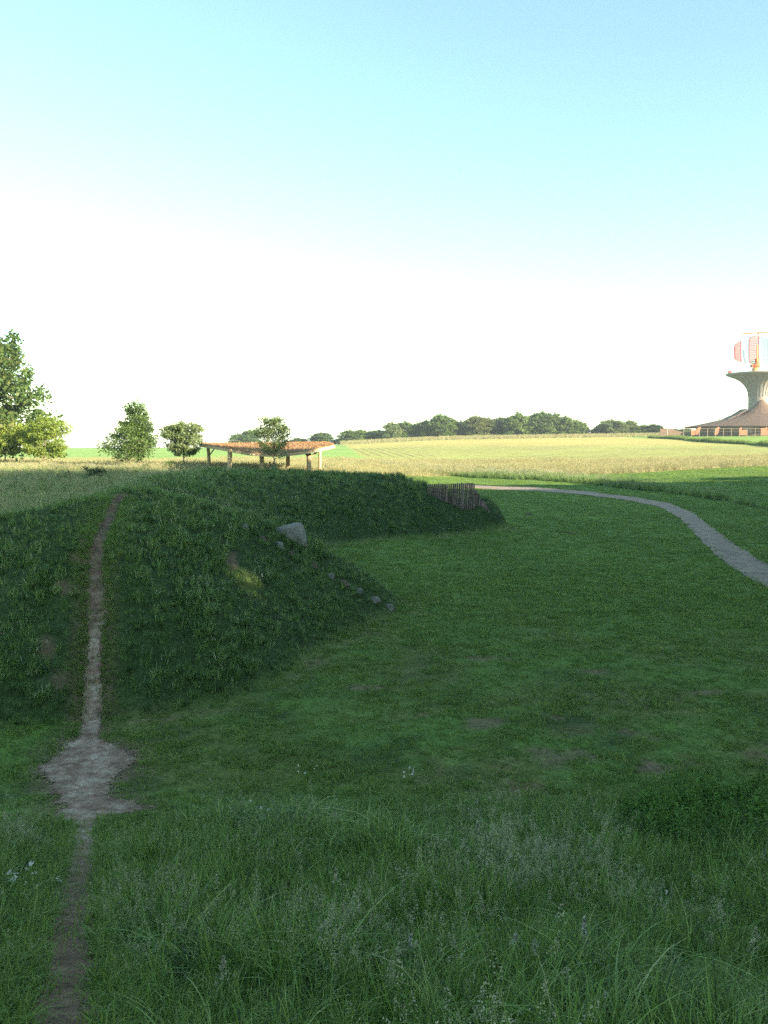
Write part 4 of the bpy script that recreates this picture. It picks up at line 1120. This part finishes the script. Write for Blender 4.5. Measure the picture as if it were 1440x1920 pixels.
# molehill and fallen twig on the lawn
x_, y_ = march(990, 965); boulder('earth_clod', (x_, y_, Hs(x_, y_) + .03), (.24, .16, .09), 91, M['brown_stone'], 'small brown heap of earth on the lawn near the palisade', 'earth heap')
a_ = march(1048, 1000); b_ = march(1086, 1004); m_ = march(1065, 1001)
bm = bmesh.new(); o0 = Vector((m_[0], m_[1], Hs(*m_)))
add_tube(bm, [Vector((q[0], q[1], Hs(*q) + z)) - o0 for q, z in ((a_, .04), (m_, .09), (b_, .04))], [.03, .035, .015], 6, wob=.3)
add_tube(bm, [Vector((m_[0], m_[1], o0.z + .09)) - o0, Vector((m_[0] + .4, m_[1] - .3, o0.z + .05)) - o0], [.02, .008], 5)
tg = new_obj('fallen_branch', bm_mesh('fallen_branch', bm), None, [M['bark']]); tg.location = o0; tag(tg, 'thin dark fallen branch lying on the lawn', 'branch')

# ------------------------------------------------------------ radar tower
TY = 322.0; TS = TY / F
tb = PY(1420, 812, TY); tb.z = Hs(tb.x, TY)
tw_ = empty('radar_tower', tb, 'concrete radar tower with flared top behind the brown-roofed building', 'radar tower')
def TP(px, py, dy=0.0):
    p = PY(px, py, TY); return Vector((p.x - tb.x, dy, p.z - tb.z))
def lathe(prof, n=48):
    bm = bmesh.new(); rs = []
    for r_, z_ in prof: rs.append([bm.verts.new((r_ * math.cos(2 * math.pi * k / n), r_ * math.sin(2 * math.pi * k / n), z_)) for k in range(n)])
    for a_, b_ in zip(rs, rs[1:]):
        for k in range(n): bm.faces.new((a_[k], a_[(k + 1) % n], b_[(k + 1) % n], b_[k]))
    bm.faces.new(rs[0][::-1]); bm.faces.new(rs[-1]); return bm
z_of = lambda py: TP(1420, py).z
prof = [(18.5 * TS, 0)] + [(r_ * TS, z_of(py)) for r_, py in ((18, 790), (17.5, 760), (17.8, 742), (19, 734), (21.5, 727), (26, 720.5), (32, 714.5), (39, 710), (46, 707), (53, 704.5), (57.5, 703), (58, 702.5), (58, 700.2), (56, 700.0))]
column = new_obj('column', bm_mesh('column', lathe(prof), True), tw_, [M['concrete']])
# shallow ribs under the flare
for k in range(24):
    a0 = 2 * math.pi * k / 24; bm = bmesh.new()
    P = [Vector((r_ * TS * math.cos(a0), r_ * TS * math.sin(a0), z_of(py) - .05)) for r_, py in ((18.2, 744), (19.3, 734), (22, 727), (26.5, 720.5), (32.5, 714.3), (39.5, 709.8), (46.5, 706.8), (53, 704.4))]
    add_tube(bm, P, [.07] * 8, 5); new_obj('rib', bm_mesh('rib', bm), column, [M['concrete']])
zt = z_of(700)
bm = bmesh.new()
for k in range(44):
    a0 = 2 * math.pi * k / 44; p = Vector((56.5 * TS * math.cos(a0), 56.5 * TS * math.sin(a0), zt)); q = p + Vector((0, 0, 1.1))
    add_tube(bm, [p, q], .035, 4)
    a1 = 2 * math.pi * (k + 1) / 44
    for hh in (.55, 1.1):
        add_tube(bm, [p + Vector((0, 0, hh)), Vector((56.5 * TS * math.cos(a1), 56.5 * TS * math.sin(a1), zt + hh))], .03, 4, cap=False)
new_obj('railing', bm_mesh('railing', bm), tw_, [M['white_mesh']])
bm = bmesh.new(); c0 = TP(1366, 700)
add_box(bm, (c0.x + .5, 0, zt + .45), (1.0, 1.2, .8)); new_obj('warning_light_box', bm_mesh('warning_light_box', bm), tw_, [M['red_mesh']])
# antenna standing on the tower: turns by itself
an = empty('radar_antenna', (tb.x, tb.y, tb.z + zt), 'orange rotating radar antenna with a red and white lattice reflector on the tower', 'radar antenna')
def AP(px, py, dy=0.0):
    p = TP(px, py, dy); p.z -= zt; return p
ax_ = 1416.5; a0 = AP(ax_, 699)
bm = bmesh.new(); add_tube(bm, [AP(ax_, 700), AP(ax_, 699), AP(ax_, 693), AP(ax_, 689.5)], [8 * TS, 7.6 * TS, 6.2 * TS, 5.4 * TS], 16); new_obj('pedestal', bm_mesh('pedestal', bm, True), an, [M['yellow_paint']])
bm = bmesh.new(); add_tube(bm, [AP(ax_ - 5, 685.5), AP(ax_ - 3, 685.5), AP(ax_ + 6, 684.5), AP(ax_ + 8, 684.5)], [2.6 * TS, 4.2 * TS, 5.2 * TS, 3.4 * TS], 14)
add_box(bm, AP(ax_ - 6, 686.0), (6 * TS, 5 * TS, 5.5 * TS)); new_obj('turning_gear', bm_mesh('turning_gear', bm, True), an, [M['orange_paint']])
bm = bmesh.new(); beam(bm, AP(ax_ + 3.2, 682), AP(ax_ + 3.2, 672), 7 * TS, 5 * TS); new_obj('drive_box', bm_mesh('drive_box', bm), an, [M['orange_paint']])
bm = bmesh.new(); beam(bm, AP(ax_ - 1.5, 676, -2.4), AP(ax_ - 1.5, 648, -2.4), 2.2 * TS, 1.6 * TS)
add_tube(bm, [AP(ax_ - 1.5, 678, -2.4), AP(ax_ + 1, 681, -.6)], .22, 6); new_obj('feed_horn', bm_mesh('feed_horn', bm), an, [M['yellow_paint']])
bm = bmesh.new(); add_tube(bm, [AP(1391.5, 626.0), AP(1441, 622.4), AP(1454, 621.4)], 1.15 * TS, 8); add_tube(bm, [AP(1422.5, 629), AP(1422.5, 618)], .7 * TS, 6)
add_tube(bm, [AP(1413, 631), AP(1422.5, 625)], .8 * TS, 6); add_tube(bm, [AP(1424, 634), AP(1422.5, 625)], .6 * TS, 6)
new_obj('top_bar', bm_mesh('top_bar', bm), an, [M['orange_paint']])
def curve_y(px): return -((px - 1420) / 48.0) ** 2 * 3.2 + .9
tops = lambda px: np.interp(px, [1373.5, 1375.5, 1389.5, 1390, 1398, 1407, 1408, 1426, 1438, 1447, 1462, 1466], [650, 646, 638.5, 640.5, 637, 634, 630.5, 630, 634, 637, 642, 648])
bots = lambda px: np.interp(px, [1373.5, 1375, 1389, 1406, 1426, 1440, 1462, 1466], [673, 676, 679, 681, 682, 681, 677, 672])
def panel(x0, x1, m, lab=None, nx_=6):
    bm = bmesh.new()
    for xx in np.linspace(x0, x1, nx_):
        edge_ = abs(xx - x0) < .01 or abs(xx - x1) < .01
        pts = [AP(xx, py, curve_y(xx) + .5 * math.sin((py - 630) / 50 * math.pi)) for py in np.linspace(tops(xx), bots(xx), 7)]
        add_tube(bm, pts, .18 if edge_ else .11, 4)
    for q in np.linspace(0, 1, 13):
        th = .13 if round(q * 12) % 2 == 0 else .09
        pts = []
        for xx in np.linspace(x0, x1, 5):
            py = tops(xx) + (bots(xx) - tops(xx)) * q; pts.append(AP(xx, py, curve_y(xx) + .5 * math.sin((py - 630) / 50 * math.pi)))
        add_tube(bm, pts, th, 4)
    o = new_obj('reflector_panel', bm_mesh('reflector_panel', bm), an, [M[m]])
    if lab: o['label'] = lab
panel(1373.5, 1389.3, 'red_mesh', 'outer red lattice panel', 9)
panel(1389.6, 1406.2, 'white_mesh', 'white lattice panel', 9)
panel(1406.6, 1425, 'red_mesh', 'middle red lattice panel', 11)
panel(1425.4, 1442, 'white_mesh', 'white lattice panel', 9)
panel(1442.4, 1464, 'red_mesh', 'outer red lattice panel', 9)

# ------------------------------------------------------------ building with the tent-shaped brown roof
BY = 296.0; BS = BY / F
b0 = PY(1425.5, 812, BY); b0.z = Hs(b0.x, BY) - .1
bd = empty('visitor_building', b0, 'low building with a sweeping tent-shaped brown roof in front of the radar tower', 'building')
def BP(px, py, dy=0.0):
    y_ = BY + dy; p = PY(px, py, y_); return Vector((p.x - b0.x, dy, p.z - b0.z))
zb = lambda py: BP(1428, py).z
prof = [(137.5, 801.6), (137.5, 800.2), (118, 797.0), (100, 793.2), (84, 789.6), (68, 786), (54, 782), (44, 779), (37, 776.2), (27, 770.3), (20, 766), (14, 761), (8, 754.5), (3, 749.5), (.6, 748.2)]
n_ = 18; bm = bmesh.new(); rs = []
for r_, py in prof:
    rs.append([bm.verts.new((r_ * BS * math.cos(2 * math.pi * (k + .5) / n_), r_ * BS * math.sin(2 * math.pi * (k + .5) / n_) * .8, zb(py))) for k in range(n_)])
for a_, b_ in zip(rs, rs[1:]):
    for k in range(n_): bm.faces.new((a_[k], a_[(k + 1) % n_], b_[(k + 1) % n_], b_[k]))
bm.faces.new(rs[0][::-1]); bm.faces.new(rs[-1])
roof = new_obj('roof', bm_mesh('roof', bm), bd, [M['brown_roof']])
bm = bmesh.new()     # dark roof lights standing up from the roof slope
for (xa, ya), (xb, yb_), (xc, yc), w in (((1372, 781), (1395, 767), (1395, 775.5), 3.0), ((1358, 786.5), (1375, 778.5), (1376, 781), 3.0)):
    vs = []
    for dy in (-w, w):
        vs.append([bm.verts.new(BP(p_[0], p_[1]) + Vector((0, dy, 0))) for p_ in ((xa, ya), (xb, yb_), (xb, yb_ + 2.6), (xa + 3, ya + .6))])
    for k in range(4): bm.faces.new((vs[0][k], vs[0][(k + 1) % 4], vs[1][(k + 1) % 4], vs[1][k]))
    bm.faces.new(vs[0][::-1]); bm.faces.new(vs[1])
    beam(bm, BP(xb - .6, yb_ + 1), BP(xc - .6, yc + 2), .35, .35)
new_obj('roof_light', bm_mesh('roof_light', bm), roof, [M['dark_wall']])
bm = bmesh.new(); beam(bm, BP(1349.5, 784), BP(1349.5, 790), .3, .3); new_obj('chimney', bm_mesh('chimney', bm), roof, [M['dark_wall']])
bm = bmesh.new()
for s in (-1, 1):
    beam(bm, BP(1427, 748.3), BP(1427 + s * 7, 755.5), .5, .3)
new_obj('ridge_board', bm_mesh('ridge_board', bm), roof, [M['timber']])
def ring_pt(deg, r_, py): return Vector((r_ * BS * math.sin(R(deg)), -r_ * BS * math.cos(R(deg)) * .8, zb(py)))
bm = bmesh.new(); m_ = 36
lo = [bm.verts.new(ring_pt(360 * k / m_, 116, 820)) for k in range(m_)]; hi_ = [bm.verts.new(ring_pt(360 * k / m_, 116, 799.5)) for k in range(m_)]
for k in range(m_): bm.faces.new((lo[k], lo[(k + 1) % m_], hi_[(k + 1) % m_], hi_[k]))
new_obj('wall', bm_mesh('wall', bm), bd, [M['dark_wall']])
for k in range(-8, 9):
    a_ = ring_pt(k * 10 - 3.4, 117, 813); c_ = ring_pt(k * 10 + 3.4, 117, 813); a_.z = c_.z = (zb(813) + zb(802.5)) / 2
    if k % 3 == 0:
        bm = bmesh.new(); beam(bm, a_, c_, .12, 2.0); w_ = new_obj('window_frame', bm_mesh('window_frame', bm), bd, [M['timber']])
        bm = bmesh.new(); dv = (c_ - a_).normalized(); beam(bm, a_ + dv * .12 + Vector((0, -.09, 0)), c_ - dv * .12 + Vector((0, -.09, 0)), .05, 1.75); new_obj('pane', bm_mesh('pane', bm), w_, [M['glass']])
def fin(pxb, pxt, wpx, dy):
    """leaning brick buttress"""
    bm = bmesh.new(); vs = []
    for d_ in (dy, dy + .8):
        vs.append([bm.verts.new(BP(px_, py_, d_)) for px_, py_ in ((pxb, 815), (pxb + wpx, 815), (pxt + wpx * .7, 801), (pxt, 800.6), ((pxb + pxt) / 2 - 1.6, 806))])
    k_ = len(vs[0])
    for k in range(k_): bm.faces.new((vs[0][k], vs[0][(k + 1) % k_], vs[1][(k + 1) % k_], vs[1][k]))
    bm.faces.new(vs[0][::-1]); bm.faces.new(vs[1]); new_obj('buttress', bm_mesh('buttress', bm), bd, [M['brick']])
fin(1303, 1310.5, 6, -12); fin(1339.5, 1345.5, 6, -17); fin(1386.5, 1389, 3.4, -20); fin(1436, 1436, 4, -21)
for xa, xb, ya, dy in ((1387, 1401, 806, -21), (1427, 1438, 803.3, -21.6), (1296, 1303, 806, -13)):
    bm = bmesh.new(); vs = []
    for d_ in (dy, dy + 1.2):
        vs.append([bm.verts.new(BP(px_, py_, d_)) for px_, py_ in ((xa, 816), (xb, 816), (xb, ya), (xa - .3, ya))])
    for k in range(4): bm.faces.new((vs[0][k], vs[0][(k + 1) % 4], vs[1][(k + 1) % 4], vs[1][k]))
    bm.faces.new(vs[0][::-1]); bm.faces.new(vs[1]); new_obj('brick_wall', bm_mesh('brick_wall', bm), bd, [M['brick']])
# wire fence in front of it
FY = 268.0
fb = PY(1370, 812, FY); fb.z = Hs(fb.x, FY)
fe = empty('wire_fence', fb, 'tall wire fence with thin pale posts in front of the building', 'fence')
xs_ = [1282 + 14.9 * k for k in range(13)]
tops_ = []
for px in xs_:
    q = PY(px, 803.2, FY); z0 = Hs(q.x, FY); tops_.append(q)
    bm = bmesh.new(); add_tube(bm, [(q.x, FY, z0 - .1), (q.x, FY, q.z)], .07, 6); child('post', bm, M['pale_bark'], fe)
bm = bmesh.new()
for a_, c_ in zip(tops_, tops_[1:]):
    for dz in (0, -.5, -1.0): add_tube(bm, [a_ + Vector((0, 0, dz)), c_ + Vector((0, 0, dz))], .045 if dz == 0 else .015, 4)
child('rail', bm, M['pale_bark'], fe)
# slatted brown screen wall left of the building
sy = 285.0
sp = [PY(px, py, sy) for px, py in ((1238, 804), (1247, 803.5), (1262, 804), (1268, 807), (1290, 812))]
wb = sp[0].copy(); wb.z = Hs(wb.x, sy)
bm = bmesh.new(); vs = []
for dy in (0, .4):
    vs.append([bm.verts.new((p.x - wb.x, dy, p.z - wb.z)) for p in sp] + [bm.verts.new((sp[k].x - wb.x, dy, -.3)) for k in (4, 0)])
k_ = len(vs[0])
for k in range(k_): bm.faces.new((vs[0][k], vs[0][(k + 1) % k_], vs[1][(k + 1) % k_], vs[1][k]))
bm.faces.new(vs[0][::-1]); bm.faces.new(vs[1])
o = new_obj('screen_wall', bm_mesh('screen_wall', bm), None, [M['rust_wood']]); o.location = wb; tag(o, 'low brown timber screen wall left of the tent-roofed building', 'wall')
# lamp mast
ly = 280.0; q = PY(1252, 789.5, ly); lb = Vector((q.x, ly, Hs(q.x, ly)))
lm_ = empty('lamp_mast', lb, 'thin lamp mast with a small double head rising before the screen wall', 'lamp mast')
bm = bmesh.new(); add_tube(bm, [lb, Vector((q.x, ly, q.z))], [.13, .08], 8); child('pole', bm, M['dull_metal'], lm_)
for s in (-1, 1):
    bm = bmesh.new(); beam(bm, (q.x, ly, q.z - .05), (q.x + s * .42, ly, q.z + .12), .22, .2); child('lamp_head', bm, M['dull_metal'], lm_)
# small farm building between the far tree rows
hy = 330.0
for px, top, w, m, mr, lab in ((1116, 809, 12, 'timber', 'rust_wood', 'small pale yellow farm building between the far tree rows'), (1103, 811.5, 9, 'rust_wood', 'dark_wall', 'small brown shed at the end of the long far row')):
    p = PY(px, top, hy); b = Vector((p.x, hy, Hs(p.x, hy))); w_ = w * hy / F; h_ = max(1.6, p.z - b.z)
    fb_ = empty('farm_shed', b, lab, 'shed')
    bm = bmesh.new(); add_box(bm, b + Vector((0, 0, h_ * .33)), (w_, 3, h_ * .7)); child('wall', bm, M[m], fb_)
    bm = bmesh.new(); v_ = [b + Vector((sx * (w_ / 2 + .2), sy2, z)) for sx in (-1, 1) for sy2, z in ((-1.8, h_ * .66), (0, h_), (1.8, h_ * .66))]
    v_ = [bm.verts.new(c) for c in v_]
    for f in ((0, 1, 4, 3), (1, 2, 5, 4), (0, 2, 1), (3, 4, 5), (0, 3, 5, 2)): bm.faces.new([v_[i] for i in f])
    child('roof', bm, M[mr], fb_)
    bm = bmesh.new(); add_box(bm, b + Vector((w_ * .15, -1.53, h_ * .25)), (w_ * .22, .08, h_ * .5)); child('door', bm, M['dark_wall'], fb_)

# ------------------------------------------------------------ single flowering grasses that stand out in the near bank
fg = 'pale flowering grass heads standing out of the near bank'
def head(px, py, hgt, n_sp, rad, ln, seed, lab, m='seed', size=.008):
    size *= 1.35; rad *= 1.3; ln *= 1.1; n_sp = int(n_sp * 1.3)
    x_, y_ = march(px, py + 40); base = Vector((x_, y_, Hs(x_, y_))); r = np.random.default_rng(seed)
    t = PY(px, py, y_); tip = np.array([t.x - x_, 0.0, max(.25, t.z - base.z)])
    e = empty('flowering_grass', base, lab, 'grass head', fg)
    bm = bmesh.new(); add_tube(bm, [(0, 0, 0), (tip[0] * .3 + .01, .01, tip[2] * .5), tuple(tip)], [.003, .0025, .0015], 5)
    new_obj('stalk', bm_mesh('stalk', bm), e, [M['blade']])
    q = r.random(n_sp); a = r.random(n_sp) * 6.28; lobes = np.sin(q * 21) * .3 + .8
    rr_ = rad * (1.1 - q) * lobes * r.uniform(.2, 1, n_sp)
    c = tip + np.stack([rr_ * np.cos(a), rr_ * np.sin(a), (q - .55) * ln], 1)
    v, f, rn = petals(c, size, seed); new_obj('seed_head', np_mesh('seed_head', v, f, rnd=rn), e, [M[m]])
M['seed_pale'] = leaf_mat('pale_seed', (.30, .29, .25), (.55, .52, .46), transl=.2)
head(1095, 1778, .6, 150, .030, .13, 1, 'largest whitish flowering grass head of the near bank', 'seed_pale', .007)
head(965, 1806, .5, 110, .032, .07, 2, 'wide whitish grass head left of the largest one', 'seed_pale', .007)
head(1002, 1822, .5, 90, .024, .08, 3, 'drooping whitish grass head between the wide one and the largest one', 'seed_pale', .007)
head(1030, 1705, .5, 60, .02, .09, 4, 'greyish grass head above the whitish pair', 'seed', .007)
head(895, 1560, .6, 110, .05, .16, 5, 'loose pale grass plume beside the patch of taller grass in mid bank', 'seed', .010)
head(1010, 1600, .6, 110, .06, .15, 6, 'loose brownish grass plume right of the loose pale one', 'seed', .010)
head(845, 1600, .6, 70, .035, .15, 7, 'narrow pale grass plume left of the loose pale one', 'seed', .009)
head(1350, 1735, .6, 80, .035, .13, 8, 'greenish grass plume near the right picture edge', 'seed', .008)
head(1415, 1800, .6, 70, .045, .14, 9, 'loose greenish plume at the right picture edge', 'seed', .008)
head(770, 1810, .5, 50, .016, .08, 10, 'slim pale grass head low in the middle of the near bank', 'seed_pale', .006)
head(850, 1812, .5, 50, .018, .07, 11, 'slim greyish grass head right of the slim pale one', 'seed', .006)
head(610, 1780, .5, 50, .02, .08, 12, 'pale grass head in the lower middle, left of the fallen stem', 'seed_pale', .006)
head(420, 1880, .5, 70, .04, .11, 13, 'spreading pale grass head low beside the trail', 'seed', .007)
head(630, 1660, .5, 60, .028, .1, 14, 'small loose pale grass plume above the fallen stem', 'seed', .008)
# fallen dry stem
a_ = march(632, 1728); b_ = march(684, 1690); c_ = Vector((a_[0], a_[1], Hs(*a_)))
p1 = PY(632, 1728, a_[1]) - c_; p2 = PY(684, 1690, a_[1]) - c_
bm = bmesh.new(); add_tube(bm, [p1 - Vector((0, 0, .02)), p1.lerp(p2, .5) + Vector((0, .02, -.01)), p2], [.004, .0035, .0025], 6)
M['straw'] = mat('straw', (.42, .36, .24), .8, .1, 10)
o = new_obj('dry_stem', bm_mesh('dry_stem', bm), None, [M['straw']]); o.location = c_; tag(o, 'pale dry grass stem leaning across the near bank', 'stem')

# ------------------------------------------------------------ evening air
bm = bmesh.new(); add_box(bm, (0, 1840, 32.0), (5200, 4500, 70.0))
vm_ = bpy.data.materials.new('haze'); vm_.use_nodes = True; nt = vm_.node_tree; nt.nodes.remove(nt.nodes['Principled BSDF'])
pv_ = nt.nodes.new('ShaderNodeVolumePrincipled'); pv_.inputs['Density'].default_value = .00034; pv_.inputs['Color'].default_value = (.80, .88, .95, 1); pv_.inputs['Anisotropy'].default_value = .2
nt.links.new(pv_.outputs[0], nt.nodes['Material Output'].inputs['Volume'])
hz = new_obj('haze', bm_mesh('haze', bm), None, [vm_]); tag(hz, 'thin pale evening haze over the fields', 'haze', kind='stuff')
